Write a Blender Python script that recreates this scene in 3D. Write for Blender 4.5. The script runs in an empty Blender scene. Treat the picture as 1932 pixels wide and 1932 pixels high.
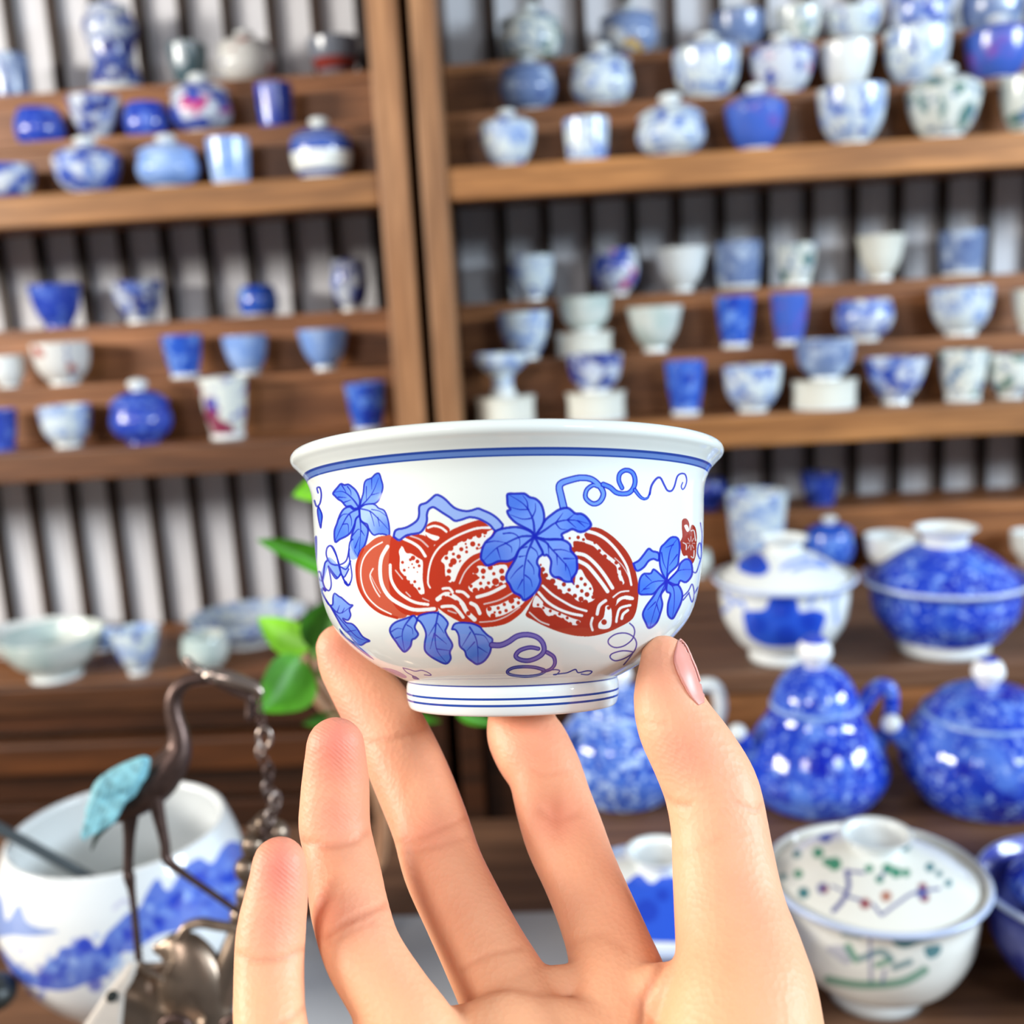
import bpy, bmesh, math, random
import numpy as np
from mathutils import Vector, Matrix
random.seed(7)
S = bpy.context.scene
COL = S.collection
# ------------------------------------------------------------------ camera
FPX = 2000.0
PSI, PIT, ROL = (math.radians(a) for a in (2.9, 10.5, 3.25))
CAM = np.array([0, 0, 1.35])
FW = np.array([-math.sin(PSI)*math.cos(PIT), math.cos(PSI)*math.cos(PIT), -math.sin(PIT)])
_r0 = np.array([math.cos(PSI), math.sin(PSI), 0]); _u0 = np.cross(_r0, FW)
RT = math.cos(ROL)*_r0 - math.sin(ROL)*_u0
UP = math.sin(ROL)*_r0 + math.cos(ROL)*_u0
cd = bpy.data.cameras.new('camera'); cam = bpy.data.objects.new('camera', cd); COL.objects.link(cam)
cd.sensor_width = 36; cd.sensor_fit = 'HORIZONTAL'; cd.lens = FPX/1932*36
cd.clip_start = .01; cd.clip_end = 60
cam.matrix_world = Matrix([[RT[i], UP[i], -FW[i], CAM[i]] for i in range(3)] + [[0, 0, 0, 1]])
cd.dof.use_dof = True; cd.dof.focus_distance = .211; cd.dof.aperture_fstop = cd.lens/2.9
S.camera = cam
# ------------------------------------------------------------------ light
w = bpy.data.worlds.new('world'); S.world = w; w.use_nodes = True
bg = w.node_tree.nodes['Background']; bg.inputs[0].default_value = (.93, .95, 1, 1); bg.inputs[1].default_value = .2
def area(name, loc, aim, sx, sy, power, col):
    l = bpy.data.lights.new(name, 'AREA'); l.shape = 'RECTANGLE'; l.size = sx; l.size_y = sy; l.energy = power; l.color = col
    o = bpy.data.objects.new(name, l); COL.objects.link(o); o.location = loc
    o.rotation_euler = (Vector(aim)-Vector(loc)).to_track_quat('-Z', 'Y').to_euler()
    return o
area('window_light_left', (-2.15, -.02, 1.76), (-.3, 1.15, 1.3), 1.0, .34, 66, (1, .95, .87))
area('window_light_right', (2.15, -.02, 1.76), (.3, 1.15, 1.3), 1.0, .34, 66, (.74, .88, 1))
area('ceiling_lamp', (-.75, -.9, 1.92), (-.1, .6, 1.25), .4, .3, 9, (1, .94, .92))
area('ceiling_lamp', (1.0, -.9, 1.92), (.2, .6, 1.25), .4, .3, 9, (.84, .92, 1))
S.view_settings.view_transform = 'Standard'; S.view_settings.look = 'None'
S.view_settings.exposure = .14; S.view_settings.gamma = 1; S.view_settings.use_curve_mapping = False
# ------------------------------------------------------------------ maths
def ray(x, y): return RT*((x-966)/FPX) - UP*((y-966)/FPX) + FW
def atD(x, y, D): return CAM + ray(x, y)*D
def atY(x, y, Y):
    d = ray(x, y); return CAM + d*((Y-CAM[1])/d[1])
def atZ(x, y, Z):
    d = ray(x, y); return CAM + d*((Z-CAM[2])/d[2])
def proj(P):
    v = np.asarray(P)-CAM; z = v@FW
    return 966+FPX*(v@RT)/z, 966-FPX*(v@UP)/z, z
def cat(P, n=8, closed=False):
    P = np.asarray(P, float); N = len(P)
    if N < 3: 
        t = np.linspace(0, 1, n+1)[:, None]; return P[0]*(1-t)+P[-1]*t
    out = []
    segs = N if closed else N-1
    for i in range(segs):
        if closed: a, b, c, d = P[(i-1) % N], P[i], P[(i+1) % N], P[(i+2) % N]
        else: a, b, c, d = P[max(i-1, 0)], P[i], P[i+1], P[min(i+2, N-1)]
        t = np.linspace(0, 1, n, endpoint=False)[:, None]
        out.append(.5*((2*b)+(-a+c)*t+(2*a-5*b+4*c-d)*t*t+(-a+3*b-3*c+d)*t**3))
    if not closed: out.append(P[-1:])
    return np.vstack(out)
def lin(c): return tuple((v/255/12.92 if v/255 <= .04045 else ((v/255+.055)/1.055)**2.4) for v in c)
# ------------------------------------------------------------------ object helpers
def tag(o, label=None, category=None, group=None, kind=None):
    for k, v in (('label', label), ('category', category), ('group', group), ('kind', kind)):
        if v: o[k] = v
    return o
def empty(name, loc, rz=0):
    o = bpy.data.objects.new(name, None); COL.objects.link(o); o.location = loc; o.rotation_euler = (0, 0, rz)
    o.empty_display_size = .02; return o
def mobj(name, V, F, mat, parent=None, smooth=True, loc=None, UV=None):
    me = bpy.data.meshes.new(name); me.from_pydata([tuple(v) for v in V], [], [tuple(int(i) for i in f) for f in F]); me.update()
    if UV is not None:
        l = me.uv_layers.new(name='UVMap'); l.data.foreach_set('uv', np.asarray(UV, np.float32).ravel())
    if smooth: me.polygons.foreach_set('use_smooth', [True]*len(me.polygons))
    if mat: me.materials.append(mat)
    return link(name, me, parent, loc)
def link(name, me, parent=None, loc=None):
    o = bpy.data.objects.new(name, me); COL.objects.link(o)
    if parent: o.parent = parent
    if loc is not None: o.location = loc
    return o
def box_bm(bm, x0, x1, y0, y1, z0, z1, bev=.0015):
    m = Matrix.Translation(((x0+x1)/2, (y0+y1)/2, (z0+z1)/2)) @ Matrix.Diagonal((x1-x0, y1-y0, z1-z0, 1))
    r = bmesh.ops.create_cube(bm, size=1, matrix=m)
    if bev: bmesh.ops.bevel(bm, geom=list({e for v in r['verts'] for e in v.link_edges}), offset=bev, segments=2, affect='EDGES', profile=.6)
def box(name, b, mat, parent=None, bev=.0015):
    bm = bmesh.new(); box_bm(bm, *b, bev); me = bpy.data.meshes.new(name); bm.to_mesh(me); bm.free()
    me.materials.append(mat); return link(name, me, parent)
def tube(P, R, seg=12, R2=None, side=None, cap=True):
    """loft round (or elliptic) sections along the points P"""
    P = np.asarray(P, float); R = np.asarray(R, float); n = len(P); R2 = R if R2 is None else np.asarray(R2, float)
    T = np.gradient(P, axis=0); T /= np.linalg.norm(T, axis=1)[:, None]+1e-12
    V = []; F = []
    u = None
    for i in range(n):
        t = T[i]
        if side is not None: a = np.cross(side, t)
        else:
            ref = u if u is not None else (np.array([0, 0, 1.]) if abs(t[2]) < .9 else np.array([1., 0, 0]))
            a = ref - t*(ref@t)
        a = a/(np.linalg.norm(a)+1e-12); u = a; b = np.cross(t, a)
        for k in range(seg):
            th = 2*math.pi*k/seg; V.append(P[i]+a*R[i]*math.cos(th)+b*R2[i]*math.sin(th))
    for i in range(n-1):
        for k in range(seg):
            k2 = (k+1) % seg; F.append((i*seg+k, i*seg+k2, (i+1)*seg+k2, (i+1)*seg+k))
    if cap:
        V.append(P[0]); V.append(P[-1]); c0, c1 = len(V)-2, len(V)-1
        for k in range(seg):
            k2 = (k+1) % seg; F.append((c0, k2, k)); F.append((c1, (n-1)*seg+k, (n-1)*seg+k2))
    return V, F
def capped(P, R, R2=None, nc=5):
    """adds round ends"""
    P = np.asarray(P, float); R = np.asarray(R, float); R2 = R if R2 is None else np.asarray(R2, float)
    t0 = (P[0]-P[1])/np.linalg.norm(P[0]-P[1]); t1 = (P[-1]-P[-2])/np.linalg.norm(P[-1]-P[-2])
    a = np.linspace(math.pi/2*.97, 0, nc, endpoint=False)
    h = [P[0]+t0*R[0]*math.sin(x) for x in a]; hr = [R[0]*math.cos(x) for x in a]; hr2 = [R2[0]*math.cos(x) for x in a]
    e = [P[-1]+t1*R[-1]*math.sin(x) for x in a[::-1]]; er = [R[-1]*math.cos(x) for x in a[::-1]]; er2 = [R2[-1]*math.cos(x) for x in a[::-1]]
    return np.vstack([h, P, e]), np.concatenate([hr, R, er]), np.concatenate([hr2, R2, er2])
def pxtube(pts, D, seg=12, n=6, depth=1.0):
    """pts: (x, y, half width) or (x, y, half width, D) in photo pixels, put at real distance D"""
    Q = cat([(p[0], p[1], p[2], p[3] if len(p) > 3 else D) for p in pts], n)
    P = [atD(q[0], q[1], q[3]) for q in Q]; R = [max(q[2], .3)*q[3]/FPX for q in Q]
    P, R, R2 = capped(P, R, np.array(R)*depth, 4)
    return tube(P, R, seg, R2, side=FW)
def merge(parts):
    V = []; F = []
    for v, f in parts:
        o = len(V); V += list(v); F += [tuple(i+o for i in q) for q in f]
    return V, F
def ball(c, r, seg=16, sq=(1, 1, 1)):
    P = []; F = []; n = seg//2
    for i in range(n+1):
        a = math.pi*i/n
        for k in range(seg):
            b = 2*math.pi*k/seg
            P.append(np.array(c)+r*np.array([sq[0]*math.sin(a)*math.cos(b), sq[1]*math.sin(a)*math.sin(b), sq[2]*math.cos(a)]))
    for i in range(n):
        for k in range(seg): F.append((i*seg+k, (i+1)*seg+k, (i+1)*seg+(k+1) % seg, i*seg+(k+1) % seg))
    return P, F
# ------------------------------------------------------------------ materials
def newmat(name, rough=.4, spec=.5):
    m = bpy.data.materials.new(name); m.use_nodes = True
    b = m.node_tree.nodes['Principled BSDF']; b.inputs['Roughness'].default_value = rough
    b.inputs['Specular IOR Level'].default_value = spec
    return m, m.node_tree.nodes, m.node_tree.links, b
def mixc(N, L, fac, a, b):
    n = N.new('ShaderNodeMix'); n.data_type = 'RGBA'
    for i, v in ((0, fac), (6, a), (7, b)):
        if hasattr(v, 'is_linked'): L.new(v, n.inputs[i])
        else: n.inputs[i].default_value = v if not isinstance(v, tuple) else (*v[:3], 1)
    return n.outputs[2]
def ramp(N, L, src, stops):
    r = N.new('ShaderNodeValToRGB'); L.new(src, r.inputs[0]); e = r.color_ramp.elements
    for i, (p, c) in enumerate(stops):
        q = e[i] if i < 2 else e.new(p)
        q.position = p; q.color = (*c, 1) if isinstance(c, tuple) else (c, c, c, 1)
    return r.outputs[0]
def noise(N, L, co, scale, detail=2, w=None, rough=.5):
    n = N.new('ShaderNodeTexNoise'); n.inputs['Scale'].default_value = scale; n.inputs['Detail'].default_value = detail
    n.inputs['Roughness'].default_value = rough
    if w is not None:
        n.noise_dimensions = '4D'
        if hasattr(w, 'is_linked'): L.new(w, n.inputs['W'])
        else: n.inputs['W'].default_value = w
    L.new(co, n.inputs['Vector']); return n.outputs[0]
def plain(name, col, rough=.4, metal=0, spec=.5, var=0, scale=40, bump=0):
    m, N, L, b = newmat(name, rough, spec); b.inputs['Metallic'].default_value = metal
    c = lin(col); b.inputs['Base Color'].default_value = (*c, 1)
    if var or bump:
        co = N.new('ShaderNodeTexCoord').outputs['Object']; nz = noise(N, L, co, scale, 4)
        if var: L.new(mixc(N, L, ramp(N, L, nz, [(.35, 0), (.65, 1)]), tuple(v*(1-var) for v in c), tuple(min(1, v*(1+var)) for v in c)), b.inputs['Base Color'])
        if bump:
            bp = N.new('ShaderNodeBump'); bp.inputs['Strength'].default_value = bump; bp.inputs['Distance'].default_value = .002
            L.new(nz, bp.inputs['Height']); L.new(bp.outputs[0], b.inputs['Normal'])
    return m
def wood(name, dark, light, axis='X', rough=.45, scale=1.0):
    m, N, L, b = newmat(name, rough, .35)
    co = N.new('ShaderNodeTexCoord').outputs['Object']; mp = N.new('ShaderNodeMapping'); L.new(co, mp.inputs[0])
    s = {'X': (1.6, 26, 26), 'Y': (26, 1.6, 26), 'Z': (26, 26, 1.6)}[axis]; mp.inputs['Scale'].default_value = tuple(v*scale for v in s)
    oi = N.new('ShaderNodeObjectInfo'); ad = N.new('ShaderNodeMath'); ad.operation = 'MULTIPLY'; L.new(oi.outputs['Random'], ad.inputs[0]); ad.inputs[1].default_value = 30
    n1 = noise(N, L, mp.outputs[0], 1.2, 5, ad.outputs[0], .6); n2 = noise(N, L, mp.outputs[0], 6, 3, ad.outputs[0])
    c = mixc(N, L, ramp(N, L, n1, [(.3, 0), (.7, 1)]), lin(dark), lin(light))
    c = mixc(N, L, ramp(N, L, n2, [(.42, .5), (.6, 0)]), c, tuple(v*.55 for v in lin(dark)))
    hs = N.new('ShaderNodeHueSaturation'); L.new(c, hs.inputs['Color'])
    mr = N.new('ShaderNodeMapRange'); L.new(oi.outputs['Random'], mr.inputs[0]); mr.inputs[3].default_value = .82; mr.inputs[4].default_value = 1.15
    L.new(mr.outputs[0], hs.inputs['Value']); L.new(hs.outputs[0], b.inputs['Base Color'])
    bp = N.new('ShaderNodeBump'); bp.inputs['Strength'].default_value = .15; bp.inputs['Distance'].default_value = .001
    L.new(n2, bp.inputs['Height']); L.new(bp.outputs[0], b.inputs['Normal'])
    return m
def porcelain(name, base, layers=(), bands=(), rough=.17):
    """glazed china: base colour, blotches (colour, scale, lo, hi, offset), bands by height (z0, z1, colour)"""
    m, N, L, b = newmat(name, rough, .5)
    tc = N.new('ShaderNodeTexCoord').outputs['Object']
    rnd = N.new('ShaderNodeObjectInfo').outputs['Random']
    c = lin(base)
    for col, sc, lo, hi, off in layers:
        ma = N.new('ShaderNodeMath'); ma.operation = 'MULTIPLY_ADD'; L.new(rnd, ma.inputs[0]); ma.inputs[1].default_value = 9; ma.inputs[2].default_value = off
        c = mixc(N, L, ramp(N, L, noise(N, L, tc, sc, 3, ma.outputs[0]), [(lo, 0), (hi, 1)]), c, lin(col))
    if bands:
        sp = N.new('ShaderNodeSeparateXYZ'); L.new(tc, sp.inputs[0])
        for z0, z1, col in bands:
            a = N.new('ShaderNodeMath'); a.operation = 'GREATER_THAN'; L.new(sp.outputs[2], a.inputs[0]); a.inputs[1].default_value = z0
            d = N.new('ShaderNodeMath'); d.operation = 'LESS_THAN'; L.new(sp.outputs[2], d.inputs[0]); d.inputs[1].default_value = z1
            e = N.new('ShaderNodeMath'); e.operation = 'MULTIPLY'; L.new(a.outputs[0], e.inputs[0]); L.new(d.outputs[0], e.inputs[1])
            c = mixc(N, L, e.outputs[0], c, lin(col))
    if isinstance(c, tuple): b.inputs['Base Color'].default_value = (*c, 1)
    else: L.new(c, b.inputs['Base Color'])
    return m
WHT = (216, 221, 220)
PM = {
 'white': porcelain('white_glaze', WHT),
 'cream': porcelain('cream_glaze', (212, 214, 204)),
 'blue': porcelain('deep_blue_glaze', (40, 66, 168), [((92, 122, 205), 70, .5, .68, 1), ((20, 30, 120), 50, .58, .7, 4)]),
 'cobalt': porcelain('cobalt_glaze', (40, 84, 184), [((112, 152, 220), 60, .5, .64, 2), ((28, 54, 160), 55, .54, .62, 7)]),
 'sky': porcelain('pale_blue_glaze', (120, 155, 215), [((170, 195, 232), 40, .45, .7, 3)]),
 'steel': porcelain('grey_blue_glaze', (104, 124, 164), [((170, 186, 208), 45, .5, .65, 5), ((70, 88, 140), 60, .58, .68, 8)]),
 'bw': porcelain('blue_and_white', (196, 204, 214), [((112, 138, 200), 60, .44, .56, 2), ((46, 72, 165), 52, .5, .58, 6)]),
 'bwlight': porcelain('pale_blue_and_white', (200, 212, 216), [((140, 164, 206), 55, .46, .6, 6), ((66, 94, 176), 70, .56, .63, 2)]),
 'bwdark': porcelain('navy_and_white', (188, 196, 208), [((28, 40, 120), 44, .46, .54, 6), ((90, 112, 180), 70, .52, .62, 2)]),
 'wred': porcelain('white_with_red', (206, 206, 202), [((160, 70, 52), 38, .57, .63, 3), ((60, 80, 150), 60, .62, .67, 9)]),
 'wgreen': porcelain('white_with_green', (206, 212, 206), [((66, 112, 104), 50, .53, .61, 3), ((90, 124, 160), 65, .54, .63, 9)]),
 'pink': porcelain('white_with_pink', (198, 206, 216), [((186, 62, 120), 34, .58, .64, 3), ((52, 74, 165), 46, .5, .58, 11)]),
 'purple': porcelain('blue_violet', (64, 96, 185), [((120, 80, 170), 36, .52, .66, 5), ((190, 205, 230), 30, .62, .7, 1)]),
 'redband': porcelain('red_and_grey', (110, 116, 128), [], [(.012, .026, (128, 50, 42))]),
 'jarband': porcelain('banded_jar', (228, 232, 226), [], [(.0, .012, (34, 62, 140)), (.033, .047, (38, 76, 160))]),
 'yellow': porcelain('blue_with_yellow', (120, 140, 178), [((205, 165, 70), 34, .6, .66, 2), ((205, 212, 215), 40, .56, .62, 7)]),
 'celadon': porcelain('celadon', (176, 192, 188), [((206, 212, 206), 30, .45, .6, 3)]),
 'blue2': porcelain('mottled_blue_glaze', (30, 62, 185), [((84, 124, 216), 55, .48, .64, 1), ((16, 30, 160), 42, .54, .64, 4), ((140, 170, 232), 210, .54, .66, 7)], (), .08),
 'mottle': porcelain('speckled_blue_glaze', (70, 108, 196), [((172, 196, 232), 190, .5, .6, 1), ((30, 58, 165), 170, .52, .62, 4)], (), .08),
 'purple2': porcelain('violet_blue_glaze', (66, 78, 180), [((130, 140, 215), 40, .48, .66, 3)]),
 'knob': porcelain('white_knob_blue_top', (232, 234, 234), [], [(.0178, 1, (48, 74, 190))]),
 'figure': porcelain('white_with_figure', (206, 212, 206), [((126, 44, 72), 30, .53, .58, 2), ((60, 80, 170), 45, .55, .61, 7)]),
 'rim': porcelain('pale_rim_glaze', (186, 200, 228)),
 'teal': porcelain('dark_teal', (70, 92, 100), [((180, 190, 196), 40, .52, .6, 2)]),
}
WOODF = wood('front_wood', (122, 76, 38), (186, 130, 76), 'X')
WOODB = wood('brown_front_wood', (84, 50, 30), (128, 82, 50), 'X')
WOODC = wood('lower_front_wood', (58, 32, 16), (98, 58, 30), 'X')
WOODV = wood('stile_wood', (132, 88, 54), (192, 144, 102), 'Z')
WOODS = wood('step_wood', (112, 66, 36), (168, 112, 68), 'X')
WOODD = wood('dark_wood', (36, 20, 10), (84, 46, 22), 'X')
WOODT = wood('table_wood', (92, 62, 44), (146, 106, 78), 'X')
SLAT = wood('slat_wood', (30, 19, 12), (66, 43, 28), 'Z')
PANEL = plain('white_panel', (212, 212, 216), .7, var=.04, scale=8)
# ------------------------------------------------------------------ lathe
def lathe(prof, seg=40, frame=None):
    """prof: (r, z) points from the axis at the bottom outwards and round; returns V, F, UV (u round, v along)"""
    prof = np.asarray(prof, float); n = len(prof)
    d = np.r_[0, np.cumsum(np.hypot(*np.diff(prof, axis=0).T))]; v = d/d[-1]
    V = []; F = []; UV = []
    for i in range(n):
        for k in range(seg):
            th = 2*math.pi*k/seg-math.pi
            V.append((prof[i, 0]*math.sin(th), -prof[i, 0]*math.cos(th), prof[i, 1]))
    for i in range(n-1):
        for k in range(seg):
            k2 = (k+1) % seg; F.append((i*seg+k, i*seg+k2, (i+1)*seg+k2, (i+1)*seg+k))
            UV += [(k/seg, v[i]), ((k+1)/seg, v[i]), ((k+1)/seg, v[i+1]), (k/seg, v[i+1])]
    return V, F, UV, prof, v
def sm(p, n=5): return cat(p, n)
def shell(outer, t):
    """outer wall from foot to rim plus an inner wall back down to the axis"""
    o = np.asarray(outer, float); i0 = max(1, int(len(o)*.25))
    T = np.gradient(o, axis=0); T /= np.linalg.norm(T, axis=1)[:, None]+1e-9
    inn = o-np.c_[T[:, 1], -T[:, 0]]*t
    inn = inn[i0:][::-1]; inn[:, 0] = np.maximum(inn[:, 0], 0)
    zb = inn[-1, 1]
    rim = (o[-1]+inn[0])/2+np.array([0, t*.4])
    return np.vstack([o, [rim], inn, [(inn[-1, 0]*.5, zb-t*.1), (0.0001, zb-t*.1)]])
PROF = {  # (radius / width, height / body height), the first points are the foot
 'bowl': [(.25, .0), (.25, .09), (.31, .15), (.425, .38), (.475, .66), (.5, 1)],
 'flare': [(.22, 0), (.21, .13), (.27, .2), (.385, .45), (.455, .76), (.5, 1)],
 'conic': [(.26, 0), (.265, .1), (.37, .3), (.455, .62), (.5, 1)],
 'cup': [(.38, 0), (.42, .05), (.46, .4), (.49, .8), (.5, 1)],
 'tall': [(.35, 0), (.35, .16), (.42, .42), (.465, .72), (.5, 1)],
 'round': [(.26, 0), (.27, .08), (.42, .26), (.5, .55), (.47, .85), (.44, 1)],
 'box': [(.36, 0), (.42, .06), (.5, .35), (.49, .7), (.40, 1)],
 'jar': [(.34, 0), (.36, .08), (.46, .35), (.5, .7), (.49, 1)],
 'stem': [(.24, 0), (.22, .1), (.18, .25), (.2, .48), (.32, .62), (.46, .8), (.5, 1)],
 'drum': [(.46, 0), (.47, .08), (.465, .5), (.475, .85), (.5, 1)],
 'vase': [(.40, 0), (.46, .1), (.45, .22), (.38, .38), (.41, .58), (.48, .74), (.46, .86), (.36, .96), (.38, 1)],
 'dish': [(.25, 0), (.25, .18), (.36, .4), (.45, .7), (.5, 1)],
 'plate': [(.3, 0), (.3, .15), (.42, .45), (.5, 1)],
}
def pot(name, root, shape, Wd, H, mat, lid=0, knob='ball', lidmat=None, footmat=None, seg=40):
    """body, foot_ring, lid > knob; H is the full height, lid the share of it the lid and knob take"""
    hb = H*(1-lid); p = np.array(PROF[shape])*np.array([Wd, hb])
    p = sm(p, 6)
    nf = max(2, int(np.searchsorted(p[:, 1], hb*(.09 if shape != 'stem' else .2))))
    fm = footmat or PM['white']
    t = min(.0022, Wd*.035)
    V, F, UV, _, _ = lathe(np.vstack([[(0.0001, p[0, 1]+.001)], p[:nf+1], [(p[nf, 0]*.85, p[nf, 1])]]), seg); mobj('foot_ring', V, F, fm, root)
    if lid or shape == 'drum':
        top = [(p[-1, 0]*.6, hb), (.0001, hb)] if shape == 'drum' else [(p[-1, 0]*.94, hb+t*.2), (p[-1, 0]*.9, hb-.002), (.0001, hb-.002)]
        q = np.vstack([[(p[nf, 0]*.8, p[nf, 1])], p[nf:], top])
    else: q = np.vstack([[(.0001, p[nf, 1]+.0004)], shell(p[nf:], t)])
    V, F, UV, _, _ = lathe(q, seg); mobj('body', V, F, mat, root)
    if lid:
        hl = H*lid; hk = hl*.45; hd = hl-hk; r = Wd*.5
        lp = sm([(.94*r, 0), (.97*r, .0012), (.93*r, hd*.25), (.72*r, hd*.62), (.42*r, hd*.92), (.2*r, hd*1.0), (.0001, hd)], 4)
        V, F, UV, _, _ = lathe(np.vstack([[(.0001, -.0005)], lp]), seg)
        lo = mobj('lid', V, F, lidmat or mat, root, loc=(0, 0, hb+t*.3))
        if knob == 'ball': kp = [(.13*Wd, -.001), (.11*Wd, hk*.1), (.165*Wd, hk*.45), (.14*Wd, hk*.8), (.06*Wd, hk*.97), (.0001, hk)]
        else: kp = [(.15*Wd, -.001), (.15*Wd, hk*.3), (.2*Wd, hk*.9), (.19*Wd, hk), (.16*Wd, hk*.9), (.12*Wd, hk*.5), (.0001, hk*.4)]
        V, F, UV, _, _ = lathe(sm(kp, 4), 24); mobj('knob', V, F, PM['white'], lo, loc=(0, 0, hd))
# ------------------------------------------------------------------ hand painting on china
class Canvas:
    """a drawing in photo pixels, later laid round a turned piece of china"""
    def __init__(s, x0, y0, x1, y1, k):
        s.x0, s.y0, s.k = x0, y0, k; s.w, s.h = int((x1-x0)*k), int((y1-y0)*k)
        s.rgb = np.zeros((s.h, s.w, 3), np.float32); s.a = np.zeros((s.h, s.w), np.float32)
    def comp(s, ys, xs, cov, col):
        c = np.array(lin(col), np.float32); A = s.a[ys, xs]; o = cov+A*(1-cov)
        s.rgb[ys, xs] = np.where(o[..., None] > 1e-5, (c*cov[..., None]+s.rgb[ys, xs]*(A*(1-cov))[..., None])/np.maximum(o, 1e-5)[..., None], 0); s.a[ys, xs] = o
    def pt(s, P): return (np.asarray(P, float)-[s.x0, s.y0])*s.k
    def fill(s, P, col, alpha=1, smooth=True, n=6):
        P = s.pt(P)
        if smooth: P = cat(P, n, True)
        y0, y1 = max(0, int(P[:, 1].min())), min(s.h-1, int(P[:, 1].max())+1); x0, x1 = max(0, int(P[:, 0].min())), min(s.w-1, int(P[:, 0].max())+1)
        if y1 <= y0 or x1 <= x0: return
        Q = np.roll(P, -1, 0); cov = np.zeros((y1-y0, x1-x0), np.float32); xs = np.arange(x0, x1)+.5
        for j in range(y0, y1):
            yy = j+.5; m = (P[:, 1] <= yy) != (Q[:, 1] <= yy)
            if not m.any(): continue
            X = np.sort(P[m, 0]+(yy-P[m, 1])/(Q[m, 1]-P[m, 1])*(Q[m, 0]-P[m, 0]))
            cov[j-y0] = (np.searchsorted(X, xs) % 2)
        s.comp(slice(y0, y1), slice(x0, x1), cov*alpha, col)
    def stroke(s, P, wid, col, alpha=1, n=8, wend=None, soft=0):
        if col == (22, 34, 172) and wid < 4.5: wid *= 1.55
        P = cat(s.pt(P), n); m = len(P); W = np.linspace(wid, wid if wend is None else wend, m)*s.k/2
        pad = W.max()+soft*s.k+2
        y0, y1 = max(0, int(P[:, 1].min()-pad)), min(s.h, int(P[:, 1].max()+pad)+1); x0, x1 = max(0, int(P[:, 0].min()-pad)), min(s.w, int(P[:, 0].max()+pad)+1)
        if y1 <= y0 or x1 <= x0: return
        cov = np.zeros((y1-y0, x1-x0), np.float32)
        for i in range(m-1):
            a, b = P[i], P[i+1]; r = (W[i]+W[i+1])/2; q = r+soft*s.k+1.5
            ya, yb = max(y0, int(min(a[1], b[1])-q)), min(y1, int(max(a[1], b[1])+q)+1); xa, xb = max(x0, int(min(a[0], b[0])-q)), min(x1, int(max(a[0], b[0])+q)+1)
            if ya >= yb or xa >= xb: continue
            Y, X = np.mgrid[ya:yb, xa:xb]+.5; d = b-a; l2 = d@d+1e-9
            t = np.clip(((X-a[0])*d[0]+(Y-a[1])*d[1])/l2, 0, 1); ds = np.hypot(X-a[0]-t*d[0], Y-a[1]-t*d[1])
            c = np.clip((r+.5-ds)/(1+soft*s.k)+ (0 if not soft else .5), 0, 1)
            v = cov[ya-y0:yb-y0, xa-x0:xb-x0]; np.maximum(v, c, out=v)
        s.comp(slice(y0, y1), slice(x0, x1), cov*alpha, col)
    def dot(s, x, y, r, col, alpha=1, soft=0): s.stroke([(x, y), (x+.01, y)], 2*r, col, alpha, 1, None, soft)
    def band(s, P, wid, line, fillc, lw=2.6, wend=None):
        s.stroke(P, wid, line, 1, 10, wend); s.stroke(P, wid-2*lw, fillc, 1, 10, None if wend is None else max(.5, wend-2*lw))
def bake(name, cv, prof, v, frame, base, U=1024, Vn=512, v0=0, v1=1, bands=(), back=False):
    """lay a canvas round the turned surface prof whose frame is (origin, X, Y, Z); returns an image"""
    u = (np.arange(U)+.5)/U; vv = (np.arange(Vn)+.5)/Vn
    r = np.interp(vv, v, prof[:, 0]); z = np.interp(vv, v, prof[:, 1])
    dr = np.gradient(r); dz = np.gradient(z); l = np.hypot(dr, dz)+1e-12; nr, nz = dz/l, -dr/l
    th = 2*math.pi*u-math.pi; o, X, Y, Z = frame
    img = np.empty((Vn, U, 3), np.float32); img[:] = lin(base)
    for a, b, c in bands:
        m = (vv >= a) & (vv < b); img[m] = lin(c)
    if cv is not None:
        e = np.sin(th)[None, :, None]*X+(-np.cos(th))[None, :, None]*Y
        P = o+r[:, None, None]*e+z[:, None, None]*Z; Nn = nr[:, None, None]*e+nz[:, None, None]*Z
        d = P-CAM; zz = d@FW; px = 966+FPX*(d@RT)/zz; py = 966-FPX*(d@UP)/zz
        face = -(Nn*d).sum(2)/np.linalg.norm(d, axis=2)
        gx = (px-cv.x0)*cv.k-.5; gy = (py-cv.y0)*cv.k-.5
        ok = (face > .04) & (gx >= 0) & (gy >= 0) & (gx < cv.w-1.001) & (gy < cv.h-1.001) & ((vv >= v0) & (vv <= v1))[:, None]
        ix, iy = gx[ok].astype(int), gy[ok].astype(int); fx, fy = (gx[ok]-ix)[:, None], (gy[ok]-iy)[:, None]
        pm = np.dstack([cv.rgb*cv.a[..., None], cv.a])
        s = (pm[iy, ix]*(1-fx)+pm[iy, ix+1]*fx)*(1-fy)+(pm[iy+1, ix]*(1-fx)+pm[iy+1, ix+1]*fx)*fy
        L = np.zeros((Vn, U, 4), np.float32); L[ok] = s
        if back: L = np.maximum(L, 0)+np.roll(L, U//2, 1)*(L[..., 3:] < .01)
        img = img*(1-L[..., 3:])+L[..., :3]
    im = bpy.data.images.new(name, U, Vn, alpha=False, float_buffer=False)
    sr = np.where(img <= .0031308, img*12.92, 1.055*np.maximum(img, 1e-9)**(1/2.4)-.055)
    px_ = np.ones((Vn, U, 4), np.float32); px_[..., :3] = np.clip(sr, 0, 1); im.pixels.foreach_set(px_.ravel()); im.update(); im.pack()
    return im
def painted(name, im, rough=.07, spec=.5):
    m, N, L, b = newmat(name, rough, spec); t = N.new('ShaderNodeTexImage'); t.image = im; t.interpolation = 'Cubic'
    L.new(t.outputs[0], b.inputs['Base Color']); return m
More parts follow.
